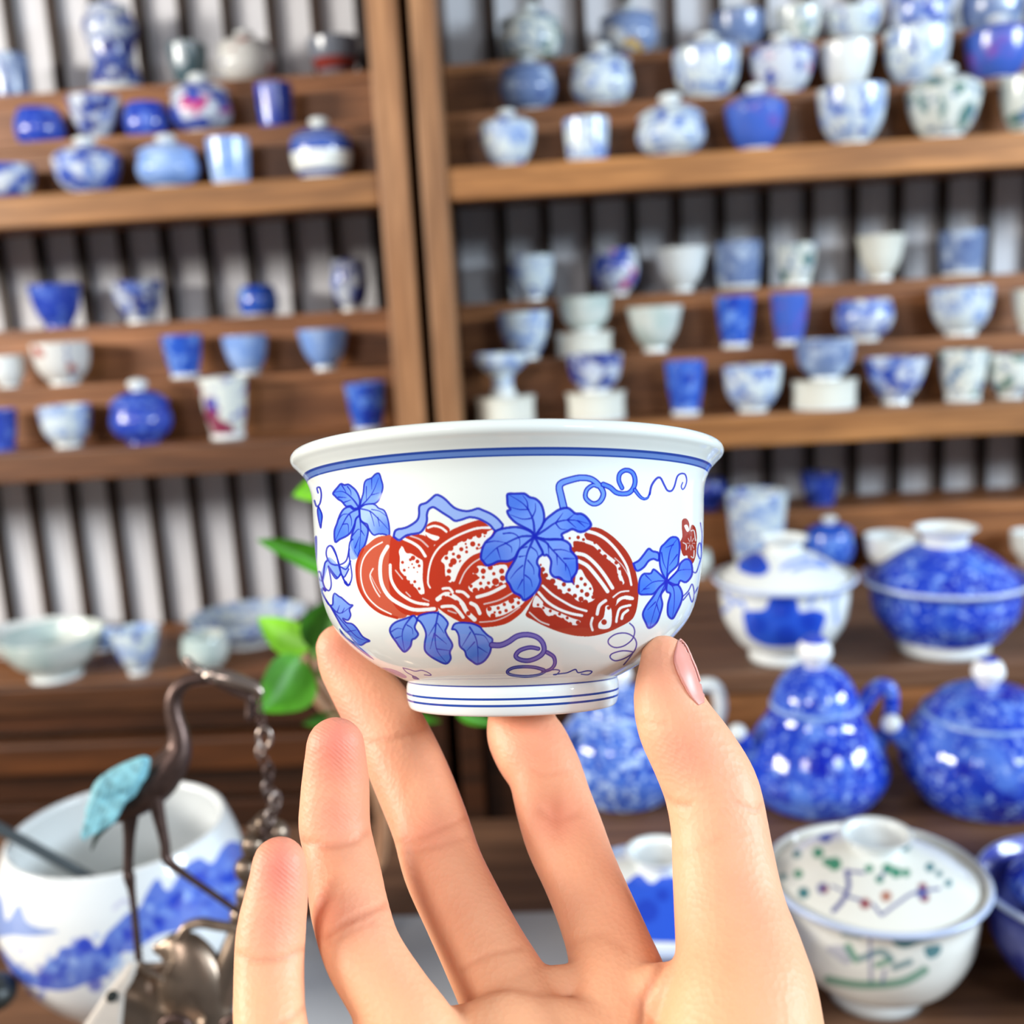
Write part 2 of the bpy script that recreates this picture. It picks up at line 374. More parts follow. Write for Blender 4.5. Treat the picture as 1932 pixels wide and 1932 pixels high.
# ------------------------------------------------------------------ the setting
tag(box('floor', (-3, 3, -2.2, 1.9, -.05, 0), plain('floor_stone', (120, 112, 104), .6, var=.1, scale=6), bev=0), kind='structure')
tag(box('wall_back', (-3, 3, 1.75, 1.85, 0, 2.9), plain('wall_plaster', (214, 212, 206), .8, var=.03, scale=3), bev=0), kind='structure')
ZS = (.904, 1.214, 1.525)                       # tops of the three shelves in view
YF, YB = 1.30, 1.605
def cabinet(name, label, xa, xb, slat0, lower):
    r = empty(name, (0, 0, 0)); tag(r, label, 'cabinet', None)
    cx = (xa+xb)/2
    r.location = (cx, YF+.15, 0)
    def part(n, b, mat, bev=.0015, par=None):
        o = box(n, (b[0]-cx, b[1]-cx, b[2]-YF-.15, b[3]-YF-.15, b[4], b[5]), mat, r, bev); return o
    sw = .035
    part('stile', (xa, xa+.030, YF-.006, YF+.03, .866, 2.2), WOODV, .003)
    part('stile', (xb-sw, xb, YF-.006, YF+.03, .866, 2.2), WOODV, .003)
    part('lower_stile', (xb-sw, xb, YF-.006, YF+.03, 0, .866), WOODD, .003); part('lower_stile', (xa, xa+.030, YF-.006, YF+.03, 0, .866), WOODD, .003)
    part('side_panel', (xa, xa+.016, YF+.03, YB+.02, 0, 2.2), WOODD); part('side_panel', (xb-.016, xb, YF+.03, YB+.02, 0, 2.2), WOODD)
    part('back_panel', (xa, xb, YB, YB+.012, .86, 2.2), PANEL, 0)
    part('top_board', (xa, xb, YF-.01, YB+.03, 2.2, 2.24), WOODF)
    x = slat0
    while x < xb-.03:
        if x > xa+.035: part('slat', (x-.007, x+.007, 1.590, 1.6035, .9, 2.2), SLAT, .001)
        x += .0632
    ia, ib = xa+.018, xb-.018
    for k, z in enumerate(ZS):
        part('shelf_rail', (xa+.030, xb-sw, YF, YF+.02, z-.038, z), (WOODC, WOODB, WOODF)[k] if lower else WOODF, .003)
        part('shelf_board', (ia, ib, YF+.02, 1.588, z-.02, z), WOODS, .001)
        if k or not lower:
            for j in (1, 2):
                y = YF+.095+(j-1)*.088
                part('step_riser', (ia, ib, y, y+.012, z, z+.077*j-.012), WOODS, .001)
                part('step_tread', (ia, ib, y-.004, (y+.088 if j == 1 else 1.588), z+.077*j-.012, z+.077*j), WOODS, .0015)
    if lower:
        part('frieze_board', (xa+.03, xb-sw, YF+.012, YF+.028, .835, .866), WOODD)
        part('moulding', (xa+.03, xb-sw, YF-.014, YF+.012, .786, .832), wood('moulding_wood', (70, 38, 16), (112, 64, 30), 'X'), .006)
        part('apron', (xa+.03, xb-sw, YF+.012, YF+.028, .74, .786), WOODD)
        n = 3; wd = (xb-sw-xa-.03)/n
        for i in range(n):
            x0 = xa+.03+i*wd
            part('door', (x0+.004, x0+wd-.004, YF+.006, YF+.024, .1, .735), WOODD, .004)
            part('divider', (x0-.012, x0+.012, YF-.002, YF+.012, .1, .735), WOODD, .002)
    else:
        part('base_panel', (xa+.03, xb-sw, YF+.012, YF+.028, .05, .866), WOODD)
    return r
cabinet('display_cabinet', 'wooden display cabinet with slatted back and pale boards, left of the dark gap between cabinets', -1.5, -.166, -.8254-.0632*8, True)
cabinet('display_cabinet', 'wooden slat backed display cabinet right of the dark gap, holding white cup stands', -.151, 1.15, -.0715, False)
# the table in front and the two steps standing on it
TZ, S1Z, S2Z = .96, 1.003, 1.06
t = empty('table', (0, .5, 0)); tag(t, 'brown wooden table carrying the large porcelain jar, the crane and the nearest lidded cups', 'table')
for i in range(3): box('tabletop_board', (-1.3, 1.2, -.21+.163*i, -.048+.163*i, TZ-.03, TZ), WOODT, t, .001)
for x in (-1.2, 1.1):
    for y in (-.17, .22): box('leg', (x-.03, x+.03, y-.03, y+.03, 0, TZ-.03), WOODT, t)
t = empty('display_step', (.5, .715, TZ)); tag(t, 'low brown wooden step under the row of blue teapots', 'stand')
box('tread', (-.505, .62, -.128, .09, S1Z-TZ-.016, S1Z-TZ), WOODT, t, .002); box('riser', (-.50, .61, -.124, -.110, 0, S1Z-TZ-.016), WOODS, t, .001)
for x in (-.50, .596): box('side_board', (x, x+.014, -.110, .088, 0, S1Z-TZ-.016), WOODS, t, .001)
t = empty('display_step', (.5, .95, 0)); tag(t, 'taller brown wooden step behind the teapots, under two big lidded cups', 'stand')
box('tread', (-.50, .66, -.135, .13, S2Z-.018, S2Z), WOODT, t, .002); box('riser', (-.49, .65, -.13, -.115, .0, S2Z-.018), WOODS, t, .001)
for x in (-.49, .636): box('side_board', (x, x+.014, -.115, .125, 0, S2Z-.018), WOODS, t, .001)
tag(box('tray', (-.205, -.004, .455, .634, TZ, TZ+.006), plain('grey_slate', (176, 178, 180), .5, var=.05, scale=12), bev=.002), 'flat light grey tray lying on the table behind the fingers', 'tray')
# ------------------------------------------------------------------ small china on the shelves
def seat(px, base_y, Y, Z, H):
    X = atY(px, base_y, Y)[0]
    for _ in range(4):
        q = proj((X, Y, Z+H*.5)); X += (px-q[0])/FPX*q[2]
    return X, q[2]
GRP = {}
def shelf_row(Y, Z, rows):
    for name, px, wpx, hpx, shape, mat, lid, knob, label in rows:
        dpt = proj(atY(px, 600, Y))[2]
        Wd, H = wpx*(.88 if name == 'cup_stand' else .99)*dpt/FPX, hpx*.97*dpt/FPX
        X, _ = seat(px, 600, Y, Z, H)
        cat_ = {'lidded_bowl': 'bowl', 'lidded_jar': 'jar', 'cup_stand': 'stand', 'tea_bowl': 'bowl', 'tea_cup': 'cup', 'tall_cup': 'cup', 'stem_cup': 'cup', 'vase': 'vase', 'round_box': 'box', 'dish': 'dish', 'plate': 'plate'}[name]
        r = empty(name, (X, Y, Z+.0004), random.uniform(-3, 3)); tag(r, label, cat_, 'china on the %s %s shelf' % ('upper' if Z > 1.5 else 'middle' if Z > 1.2 else 'lowest', 'left' if X < -.158 else 'right'))
        pot(name, r, shape, Wd, H, PM[mat], lid, knob, footmat=PM['white'] if mat not in ('redband', 'blue') else PM[mat])
LA, LB = 'left cabinet', 'right cabinet'
Y1, Y2, Y3 = 1.35, 1.436, 1.528
Z1 = 1.525
shelf_row(Y1, Z1, [
 ('tea_bowl', 18, 98, 62, 'bowl', 'bw', 0, '', 'white and blue bowl cut off by the left edge in the upper front row'),
 ('lidded_bowl', 165, 122, 108, 'bowl', 'bw', .38, 'ball', 'floral blue and white lidded bowl, leftmost whole pot in the upper front row'),
 ('lidded_bowl', 317, 115, 102, 'round', 'sky', .36, 'ball', 'pale blue lidded bowl with white knob in the upper left front row'),
 ('tea_cup', 433, 78, 86, 'cup', 'sky', 0, '', 'plain light blue straight cup in the upper left front row'),
 ('lidded_jar', 606, 112, 115, 'jar', 'jarband', .36, 'ball', 'white lidded jar with two bold blue bands beside the pale upright'),
])
shelf_row(Y2, Z1+.077, [
 ('round_box', 76, 88, 66, 'box', 'blue', 0, '', 'squat deep blue pot farther left in the upper left middle row'),
 ('tea_bowl', 181, 96, 80, 'flare', 'bwdark', 0, '', 'flared white and navy bowl between two squat deep blue pots'),
 ('round_box', 278, 82, 64, 'box', 'blue', 0, '', 'squat deep blue pot right of the flared navy and white bowl'),
 ('lidded_bowl', 379, 110, 112, 'round', 'pink', .36, 'ball', 'lidded bowl with red and blue patches in the upper left middle row'),
 ('tea_cup', 520, 68, 82, 'cup', 'blue', 0, '', 'deep blue straight cup alone at the right of its row'),
])
shelf_row(Y3, Z1+.154, [
 ('tea_cup', 20, 72, 82, 'cup', 'steel', 0, '', 'grey blue cup at the left edge before the upper slats'),
 ('vase', 213, 98, 152, 'vase', 'bwdark', 0, '', 'tall blue and white vase before the upper slats'),
 ('tea_cup', 357, 72, 80, 'conic', 'teal', 0, '', 'dark greenish cup right of the tall vase'),
 ('lidded_bowl', 465, 105, 98, 'round', 'wred', .32, 'ball', 'greyish lidded bowl with red patches before the upper slats'),
 ('tea_bowl', 633, 97, 70, 'conic', 'redband', 0, '', 'dark red and grey bowl at the right end before the upper slats'),
])
Z1 = 1.214
shelf_row(Y1, Z1, [
 ('tea_cup', 0, 70, 78, 'tall', 'blue', 0, '', 'deep blue cup cut off by the left edge, above the lower slats'),
 ('tea_bowl', 126, 98, 80, 'bowl', 'bwlight', 0, '', 'white and light blue bowl left of the deep blue lidded bowl'),
 ('lidded_bowl', 265, 116, 126, 'round', 'blue', .42, 'ball', 'deep blue lidded bowl with a white knob on the middle shelf'),
 ('tall_cup', 425, 92, 120, 'tall', 'figure', 0, '', 'tall white cup with a small red and blue figure'),
 ('tall_cup', 692, 80, 94, 'tall', 'cobalt', 0, '', 'blue tapered cup just left of the cabinet upright, above the held bowl'),
])
shelf_row(Y2, Z1+.077, [
 ('tea_bowl', 15, 68, 60, 'bowl', 'white', 0, '', 'plain white bowl near the left edge of the middle shelf'),
 ('tea_bowl', 118, 108, 80, 'bowl', 'wred', 0, '', 'white bowl with reddish flowers on the middle shelf'),
 ('tall_cup', 346, 76, 82, 'tall', 'cobalt', 0, '', 'blue tapered cup farthest left of three blue pots in a row'),
 ('tea_bowl', 465, 86, 74, 'conic', 'sky', 0, '', 'light blue bowl on white foot between a blue cup and a wider bowl'),
 ('tea_bowl', 612, 98, 78, 'flare', 'sky', 0, '', 'wide light blue bowl on a small white foot, last of its row'),
])
shelf_row(Y3, Z1+.154, [
 ('tea_bowl', 107, 95, 82, 'conic', 'blue', 0, '', 'deep blue bowl before the slats behind the middle left shelf'),
 ('tea_bowl', 262, 95, 78, 'conic', 'bwdark', 0, '', 'white and dark blue bowl right of the deep blue bowl before slats'),
 ('round_box', 488, 72, 58, 'box', 'cobalt', 0, '', 'little round blue pot alone before the slats'),
 ('vase', 660, 70, 96, 'round', 'bwdark', 0, '', 'small white vase with a blue figure beside the cabinet upright'),
])
Z1 = .904
shelf_row(1.345, Z1, [
 ('dish', 102, 205, 92, 'dish', 'celadon', 0, '', 'large shallow white footed dish on the lowest left shelf'),
 ('tea_cup', 258, 96, 92, 'flare', 'bwlight', 0, '', 'small flared cup on tall foot right of the large white dish'),
 ('tea_cup', 388, 94, 76, 'round', 'celadon', 0, '', 'rounded white cup above the head of the bronze crane'),
])
shelf_row(1.478, Z1, [
 ('plate', 60, 225, 34, 'plate', 'white', 0, '', 'wide white plate behind the large footed dish'),
 ('plate', 470, 235, 52, 'plate', 'bwlight', 0, '', 'wide white platter with a blue mark behind the green leaves'),
])
shelf_row(1.46, Z1, [('dish', 196, 78, 34, 'dish', 'sky', 0, '', 'small blue grey dish behind the large white dish')])
Z1 = 1.525
shelf_row(Y1, Z1, [
 ('lidded_bowl', 958, 104, 108, 'conic', 'bwlight', .30, 'ball', 'sky blue and white lidded bowl, first of the upper front row right of the uprights'),
 ('tea_cup', 1107, 84, 80, 'cup', 'bwlight', 0, '', 'small pale blue cup between two lidded pots in the upper front row'),
 ('lidded_jar', 1265, 126, 118, 'round', 'bwlight', .40, 'ball', 'rounded white lidded jar with one blue flower'),
 ('lidded_bowl', 1425, 112, 124, 'conic', 'purple', .34, 'ball', 'blue and violet lidded bowl with white knob in the upper front row'),
 ('tea_bowl', 1607, 124, 104, 'bowl', 'bwlight', 0, '', 'large white bowl with faint blue flowers in the upper front row'),
 ('lidded_bowl', 1780, 134, 138, 'conic', 'wgreen', .34, 'ball', 'white lidded bowl with green leaves in the upper front row'),
 ('tea_bowl', 1936, 92, 104, 'bowl', 'wgreen', 0, '', 'white and green bowl cut off by the right edge, upper front row'),
])
shelf_row(Y2, Z1+.077, [
 ('lidded_bowl', 995, 104, 102, 'round', 'steel', .26, 'ball', 'mottled grey blue lidded bowl, first of the upper middle row on the right'),
 ('lidded_bowl', 1135, 112, 116, 'round', 'bwlight', .34, 'ball', 'round pale lidded bowl with blue sprays, second of its row'),
 ('lidded_bowl', 1333, 124, 122, 'bowl', 'bwlight', .28, 'ball', 'lidded white bowl with a blue spot on its side'),
 ('lidded_bowl', 1475, 120, 112, 'conic', 'pink', .3, 'ball', 'white lidded bowl with a bright pink flower'),
 ('tea_cup', 1597, 96, 86, 'conic', 'white', 0, '', 'plain white flared cup right of the pink flowered bowl'),
 ('tea_bowl', 1730, 118, 102, 'bowl', 'bwlight', 0, '', 'white bowl with blue border behind the green leaved lidded bowl'),
 ('lidded_bowl', 1882, 114, 120, 'bowl', 'purple', .3, 'ball', 'shiny dark blue lidded bowl near the right edge'),
])
shelf_row(Y3, Z1+.154, [
 ('lidded_bowl', 1000, 116, 112, 'round', 'wgreen', .34, 'ball', 'lidded bowl with green and blue leaves before the upper slats'),
 ('lidded_jar', 1185, 106, 98, 'round', 'yellow', .3, 'ball', 'grey blue lidded jar with a yellow flower'),
 ('lidded_bowl', 1390, 100, 86, 'bowl', 'steel', .26, 'ball', 'grey blue lidded bowl behind the bowl with the blue spot'),
 ('tea_cup', 1505, 86, 68, 'conic', 'wgreen', 0, '', 'greenish white cup behind the pink flowered bowl'),
 ('tea_bowl', 1610, 100, 60, 'conic', 'bwlight', 0, '', 'shallow white bowl with a blue spot behind the plain white cup'),
 ('lidded_jar', 1735, 110, 104, 'jar', 'bw', .25, 'ball', 'broad blue and white jar cut off by the top edge, left of two'),
 ('lidded_jar', 1872, 108, 100, 'jar', 'steel', .25, 'ball', 'grey blue jar cut off by the top edge, above the shiny dark blue bowl'),
])
Z1 = 1.214
def stand_pair(Y, Z, px, wpx, hpx, label, row):
    shelf_row(Y-.005 if Y < 1.4 else Y, Z, [('cup_stand', px, wpx, hpx, 'drum', 'cream', 0, '', label)])
    d = proj(atY(px, 600, Y))[2]; shelf_row(Y, Z+hpx*.97*d/FPX, [row])
stand_pair(Y1, Z1, 955, 132, 55, 'white cup stand under a blue stem cup, nearest the cabinet upright', ('stem_cup', 948, 106, 82, 'stem', 'bwlight', 0, '', 'blue and white stem cup on the white stand nearest the upright'))
stand_pair(Y1, Z1, 1125, 132, 54, 'white cup stand under the bowl with dark blue sides, front row', ('tea_bowl', 1123, 106, 72, 'bowl', 'bwdark', 0, '', 'white bowl with dark blue sides on a white stand, front row'))
stand_pair(Y1, Z1, 1555, 142, 55, 'white cup stand in the middle of the front row, widest of the stands', ('tea_bowl', 1557, 112, 76, 'bowl', 'steel', 0, '', 'blue flowered bowl on the widest white stand'))
stand_pair(Y2, Z1+.077, 1102, 126, 46, 'white cup stand in the second row under a greenish bowl', ('tea_bowl', 1105, 100, 66, 'bowl', 'celadon', 0, '', 'greenish white bowl raised on a stand in the second row'))
shelf_row(Y1, Z1, [
 ('tall_cup', 1293, 76, 104, 'tall', 'cobalt', 0, '', 'blue tall cup with white foot alone in the front row'),
 ('tea_bowl', 1420, 112, 88, 'bowl', 'bwlight', 0, '', 'speckled blue white bowl left of the widest white stand'),
 ('tea_bowl', 1690, 118, 88, 'flare', 'bw', 0, '', 'flared white bowl with blue petals right of the widest white stand'),
 ('tea_cup', 1817, 92, 96, 'tall', 'wgreen', 0, '', 'white tapered cup with a green sprig'),
 ('tea_bowl', 1908, 94, 82, 'bowl', 'wgreen', 0, '', 'white bowl with green leaves at the right edge of the middle shelf'),
])
shelf_row(Y2, Z1+.077, [
 ('tea_bowl', 990, 100, 90, 'conic', 'bwlight', 0, '', 'pale bowl with a blue flower, first of the second row'),
 ('tea_bowl', 1236, 106, 86, 'flare', 'celadon', 0, '', 'wide flared pale bowl left of two tall blue cups'),
 ('tall_cup', 1387, 72, 98, 'tall', 'cobalt', 0, '', 'left one of two tall blue cups with white feet side by side'),
 ('tall_cup', 1490, 70, 98, 'tall', 'purple', 0, '', 'right one of two tall blue cups with white feet side by side'),
 ('tea_bowl', 1630, 108, 78, 'round', 'bw', 0, '', 'white bowl with a blue flower right of the tall blue cups'),
 ('tea_bowl', 1813, 116, 92, 'bowl', 'bwlight', 0, '', 'white bowl with blue foot in the second row near the right'),
 ('tea_cup', 1944, 66, 80, 'conic', 'cream', 0, '', 'cream cup barely in view at the right edge'),
])
shelf_row(Y3, Z1+.154, [
 ('tea_bowl', 1003, 88, 84, 'bowl', 'bwlight', 0, '', 'pale grey blue bowl before the slats nearest the upright'),
 ('tea_bowl', 1160, 90, 88, 'round', 'pink', 0, '', 'bowl with a pink flower before the slats'),
 ('tea_bowl', 1285, 102, 82, 'flare', 'white', 0, '', 'flared white bowl with blue foot before the slats'),
 ('tea_cup', 1392, 88, 88, 'cup', 'steel', 0, '', 'mottled blue cup before the slats behind the tall blue cups'),
 ('tea_cup', 1502, 78, 78, 'tall', 'wgreen', 0, '', 'greenish white cup before the slats'),
 ('tea_bowl', 1662, 90, 84, 'flare', 'cream', 0, '', 'cream flared bowl on a narrow foot before the slats'),
 ('tea_cup', 1815, 84, 84, 'cup', 'steel', 0, '', 'mottled blue cup before the slats, last on the right'),
])
Z1 = .904
shelf_row(Y3, Z1+.154, [
 ('tea_cup', 1547, 78, 60, 'tall', 'blue', 0, '', 'deep blue cup on the top step behind the big lidded cups'),
 ('tea_cup', 1338, 66, 58, 'round', 'blue', 0, '', 'dark blue cup in the shade right beside the held bowl'),
])
shelf_row(Y2, Z1+.077, [
 ('tall_cup', 1428, 120, 168, 'tall', 'bwlight', 0, '', 'tall white beaker with blue figures behind the big lidded cups'),
 ('lidded_jar', 1565, 94, 112, 'round', 'cobalt', .3, 'ball', 'small blue lidded jar between the two big lidded cups'),
 ('tea_bowl', 1680, 102, 66, 'bowl', 'white', 0, '', 'small white bowl behind the big blue lidded cup'),
 ('tea_bowl', 1945, 76, 60, 'bowl', 'white', 0, '', 'white bowl barely in view right of the big blue lidded cup'),
 ('tea_cup', 1318, 50, 52, 'round', 'celadon', 0, '', 'little white cup peeking out right of the held bowl'),
])
shelf_row(1.352, Z1, [
 ('dish', 1322, 92, 60, 'drum', 'celadon', 0, '', 'round white dish low down right of the held bowl'),
 ('dish', 1640, 108, 66, 'dish', 'white', 0, '', 'white dish low between the two big lidded cups'),
 ('dish', 1935, 84, 40, 'dish', 'bwlight', 0, '', 'pale dish low at the right edge'),
])
# ------------------------------------------------------------------ larger china nearer the camera
def turned(name, parent, prof, org, rz, mat=None, cv=None, base=WHT, seg=96, bands=(), U=1024, Vn=512, loc=None, rough=.07, back=False, v1=1):
    V, F, UV, pr, v = lathe(prof, seg)
    if cv is not None or bands:
        Xa = np.array([math.cos(rz), math.sin(rz), 0]); Ya = np.array([-math.sin(rz), math.cos(rz), 0])
        mat = painted(name+'_glaze', bake(name+'_paint', cv, pr, v, (np.array(org), Xa, Ya, np.array([0, 0, 1.])), base, U, Vn, 0, v1, bands, back), rough)
    return mobj(name, V, F, mat, parent, loc=loc, UV=UV)
def facing(P): 
    d = np.array(P)-CAM; return math.atan2(-d[0], d[1])
def vfrac(prof, i):
    d = np.r_[0, np.cumsum(np.hypot(*np.diff(np.asarray(prof), axis=0).T))]; return d[i]/d[-1]
def gaiwan(label, rim, D, Zb, W, foot, knobw, klift, bodycv=None, lidcv=None, bodymat=None, lidmat=None, group=None, hfix=None, lidk=.92, base=WHT):
    c = atD(rim[0], rim[1], D); hb = hfix or c[2]-Zb; rz = facing(c)
    r = empty('lidded_cup', (c[0], c[1], Zb+.0003), rz); tag(r, label, 'cup', group or 'large lidded cups near the camera')
    R = W/2; f = foot/2
    fo = [(.0001, .002), (f*.92, .001), (f, .0), (f*1.0, .004), (f*.97, .008), (f*.97, .0105)]
    V, F, _, _, _ = lathe(fo, 72); mobj('foot_ring', V, F, PM['white'], r)
    out = sm([(f*.97, .010), (f*1.22, .0135), (R*.72, hb*.29), (R*.86, hb*.5), (R*.905, hb*.72), (R*.915, hb*.88), (R, hb)], 7)
    pr = np.vstack([[(.0001, .010)], shell(out, .0024)]); nb = vfrac(pr, len(out))
    turned('body', r, pr, (c[0], c[1], Zb), rz, bodymat, bodycv, base=base, v1=nb)
    V, F, _, _, _ = lathe(sm([(R*.965, hb-.0012), (R*1.0, hb-.002), (R*1.018, hb), (R*1.0, hb+.0016), (R*.965, hb+.0012)], 4), 96); mobj('rim', V, F, PM['rim'], r)
    rl = R*lidk; hl = klift*.76
    lp = sm([(rl, 0), (rl*1.0, .0015), (rl*.93, hl*.2), (rl*.72, hl*.55), (rl*.5, hl*.82), (rl*.3, hl*.97), (.0001, hl)], 6)
    lz = hb-.003
    lo = turned('lid', r, np.vstack([[(.0001, .0)], lp]), (c[0], c[1], Zb+lz), rz, lidmat, lidcv, base=base, loc=(0, 0, lz))
    k = knobw/2; hk = klift*.30
    V, F, _, _, _ = lathe(sm([(k*.72, -.003), (k*.70, hk*.3), (k*.84, hk*.72), (k, hk), (k*.95, hk*1.07), (k*.86, hk), (k*.7, hk*.6), (.0001, hk*.4)], 5), 48)
    mobj('knob', V, F, PM['white'], lo, loc=(0, 0, hl))
    return r
BL, BD, BM = (40, 82, 196), (22, 44, 160), (100, 136, 220)
def T4(P, x0, y0, k): return [(x0+a/k, y0+b/k) for a, b in P]
# cup with a blue flower
g4 = lambda P: T4(P, 1300, 860, 3.057)
cv = Canvas(1330, 960, 1630, 1260, 2)
cv.fill(g4([(320, 900), (430, 890), (470, 820), (540, 800), (620, 830), (640, 900), (720, 890), (790, 920), (770, 1000), (740, 1060), (600, 1100), (450, 1100), (350, 1050), (320, 980)]), BL)
for x, y, r in ((540, 880, 60), (400, 980, 50), (690, 960, 50), (560, 1040, 60)): cv.dot(*g4([(x, y)])[0], r/3.057, BD, .6, 10)
for P in ([(210, 800), (260, 850), (300, 840), (320, 880)], [(200, 900), (230, 870)], [(690, 860), (740, 800), (790, 790), (800, 830)], [(860, 780), (840, 860), (850, 960)]): cv.stroke(g4(P), 8, BM, .8, soft=3)
cl = Canvas(1330, 960, 1630, 1260, 2)
cl.fill(g4([(280, 650), (300, 590), (370, 555), (430, 585), (465, 650), (430, 690), (380, 695), (320, 680)]), BL)
cl.dot(*g4([(390, 610)])[0], 18, BD, .5, 8)
for P in ([(540, 650), (600, 610), (690, 590)], [(600, 660), (700, 630), (790, 640)], [(740, 600), (800, 630)]): cl.stroke(g4(P), 9, BM, .8, soft=4)
gaiwan('white lidded cup with a big blue flower, left of the all blue lidded cup', (1479, 1088), .863, S2Z, .1135, .058, .040, .0335, cv, cl)
gaiwan('all blue mottled lidded cup with white knob, at right on the taller step', (1782, 1090), .865, S2Z, .129, .072, .050, .042, bodymat=PM['blue2'], lidmat=PM['blue2'])
# cup with green leaves
g8 = lambda P: T4(P, 1450, 1500, 4.008)
GR, TEAL, PU, RDD = (38, 130, 100), (36, 110, 120), (92, 96, 150), (140, 62, 72)
cl = Canvas(1440, 1500, 1860, 1790, 2)
for x, y, r, c in ((375, 440, 34, GR), (440, 510, 26, GR), (500, 525, 42, GR), (900, 560, 34, GR), (965, 590, 34, GR), (1040, 592, 26, GR), (840, 640, 26, GR), (225, 600, 28, GR), (265, 745, 36, TEAL), (1030, 390, 34, TEAL), (760, 560, 26, GR), (1220, 550, 28, TEAL), (1360, 670, 24, TEAL), (215, 450, 26, TEAL), (430, 320, 40, PU), (110, 620, 22, TEAL), (1290, 600, 20, TEAL), (410, 710, 36, PU), (430, 720, 18, RDD), (730, 825, 34, RDD), (890, 770, 34, (170, 110, 90)), (1165, 700, 28, RDD), (1180, 780, 30, RDD), (1160, 745, 34, PU)):
    cl.dot(*g8([(x, y)])[0], r*1.2/4.008, c, .95, 4)
for P, wd in (([(590, 580), (605, 690), (560, 800), (490, 880)], 7), ([(600, 580), (720, 592)], 4), ([(860, 910), (980, 820), (1100, 745), (1290, 712)], 4), ([(600, 770), (700, 800)], 4), ([(850, 910), (790, 830)], 4), ([(480, 690), (560, 730)], 3), ([(840, 640), (880, 580)], 3)): cl.stroke(g8(P), wd*1.25, (72, 76, 140), .95, soft=2)
cv = Canvas(1440, 1700, 1860, 1932, 2)
cv.fill(g8([(940, 1090), (1040, 1040), (1180, 1050), (1290, 1000), (1280, 1080), (1150, 1120), (1040, 1160), (960, 1140)]), TEAL, .95)
cv.fill(g8([(1180, 1160), (1300, 1140), (1290, 1210), (1210, 1240)]), TEAL, .9)
cv.fill(g8([(430, 1160), (560, 1140), (640, 1200), (600, 1290), (500, 1230)]), PU, .45)
for P, wd, c in (([(600, 1150), (660, 1250)], 12, GR), ([(700, 1240), (850, 1190), (930, 1250)], 11, TEAL), ([(820, 1290), (900, 1260)], 10, GR), ([(950, 1310), (1070, 1265)], 10, TEAL), ([(765, 1040), (775, 1430)], 5, PU), ([(560, 1060), (700, 1080)], 5, TEAL), ([(450, 1400), (700, 1440), (1000, 1420), (1180, 1330)], 14, GR), ([(880, 1330), (860, 1420)], 5, PU)): cv.stroke(g8(P), wd*1.15, c, .75, soft=4)
gaiwan('white lidded cup painted with green leaves and small red flowers, nearest right', (1652, 1652), .59, TZ, .119, .052, .039, .0265, cv, cl, base=(226, 226, 218))
cl = Canvas(1040, 1560, 1460, 1800, 2)
cl.fill([(1100, 1700), (1140, 1660), (1175, 1668), (1205, 1650), (1230, 1668), (1262, 1648), (1300, 1680), (1360, 1660), (1420, 1700), (1400, 1770), (1245, 1778), (1110, 1760)], BL)
for x, y, r in ((1160, 1700, 18), (1220, 1720, 22), (1250, 1690, 12), (1330, 1720, 20)): cl.dot(x, y, r, BD, .6, 8)
gaiwan('white lidded cup with blue mountains, half hidden behind the thumb', (1245, 1690), .59, TZ, .113, .05, .036, .028, None, cl, bodymat=PM['bw'])
gaiwan('blue lidded cup with a wide white rim cut off by the right edge', (2052, 1672), .58, TZ, .112, .052, .038, .03, bodymat=PM['purple2'], lidmat=PM['blue2'], lidk=.72)
# teapots
def teapot(label, px, base_y, W, prof, lidprof, knob, spout, handle, mat, hmat, smat, D):
    c = atZ(px, base_y, S1Z); r = empty('teapot', (c[0], c[1], S1Z+.0003), facing(c)+.0); tag(r, label, 'teapot', 'row of blue teapots on the low step')
    pr = sm(np.array(prof), 7)
    V, F, _, _, _ = lathe(np.vstack([[(.0001, .001)], pr, [(pr[-1, 0]*.96, pr[-1, 1]-.002), (.0001, pr[-1, 1]-.002)]]), 72); mobj('body', V, F, mat, r)
    V, F, _, _, _ = lathe(np.vstack([[(.0001, -.0005)], sm(np.array(lidprof), 6)]), 64); lo = mobj('lid', V, F, mat, r, loc=(0, 0, pr[-1, 1]))
    zt = lidprof[-1][1]
    k = knob; V, F, _, _, _ = lathe(sm([(k*.6, -.002), (k*.62, k*.1), (k*.95, k*.6), (k, k*1.0), (k*.78, k*1.55), (k*.35, k*1.85), (.0001, k*1.9)], 6), 32); mobj('knob', V, F, PM['knob'], lo, loc=(0, 0, zt))
    rr, w1, h1 = lidprof[1][0], .0022, pr[-1, 1]
    V, F, _, _, _ = lathe(sm([(rr*1.0, -.0014), (rr*1.05, -.001), (rr*1.06, .0006), (rr*1.02, .0018), (rr*.97, .0015)], 3), 64); mobj('rim', V, F, PM['sky'], r, loc=(0, 0, h1))
    P = cat([s[:3] for s in spout], 6); R = cat([(s[3], 0, 0) for s in spout], 6)[:, 0]
    P_, R_, _ = capped(P, R); V, F = tube(P_, R_, 18); so = mobj('spout', V, F, mat, r)
    V, F = ball(P[-1]+(P[-1]-P[-2])*.3, R[-1]*1.12, 16); mobj('spout_tip', V, F, PM['white'], so)
    P = cat([s[:3] for s in handle], 8); R = cat([(s[3], 0, 0) for s in handle], 8)[:, 0]
    P_, R_, _ = capped(P, R); V, F = tube(P_, R_, 16); mobj('handle', V, F, hmat, r)
PMB = PM['blue2']
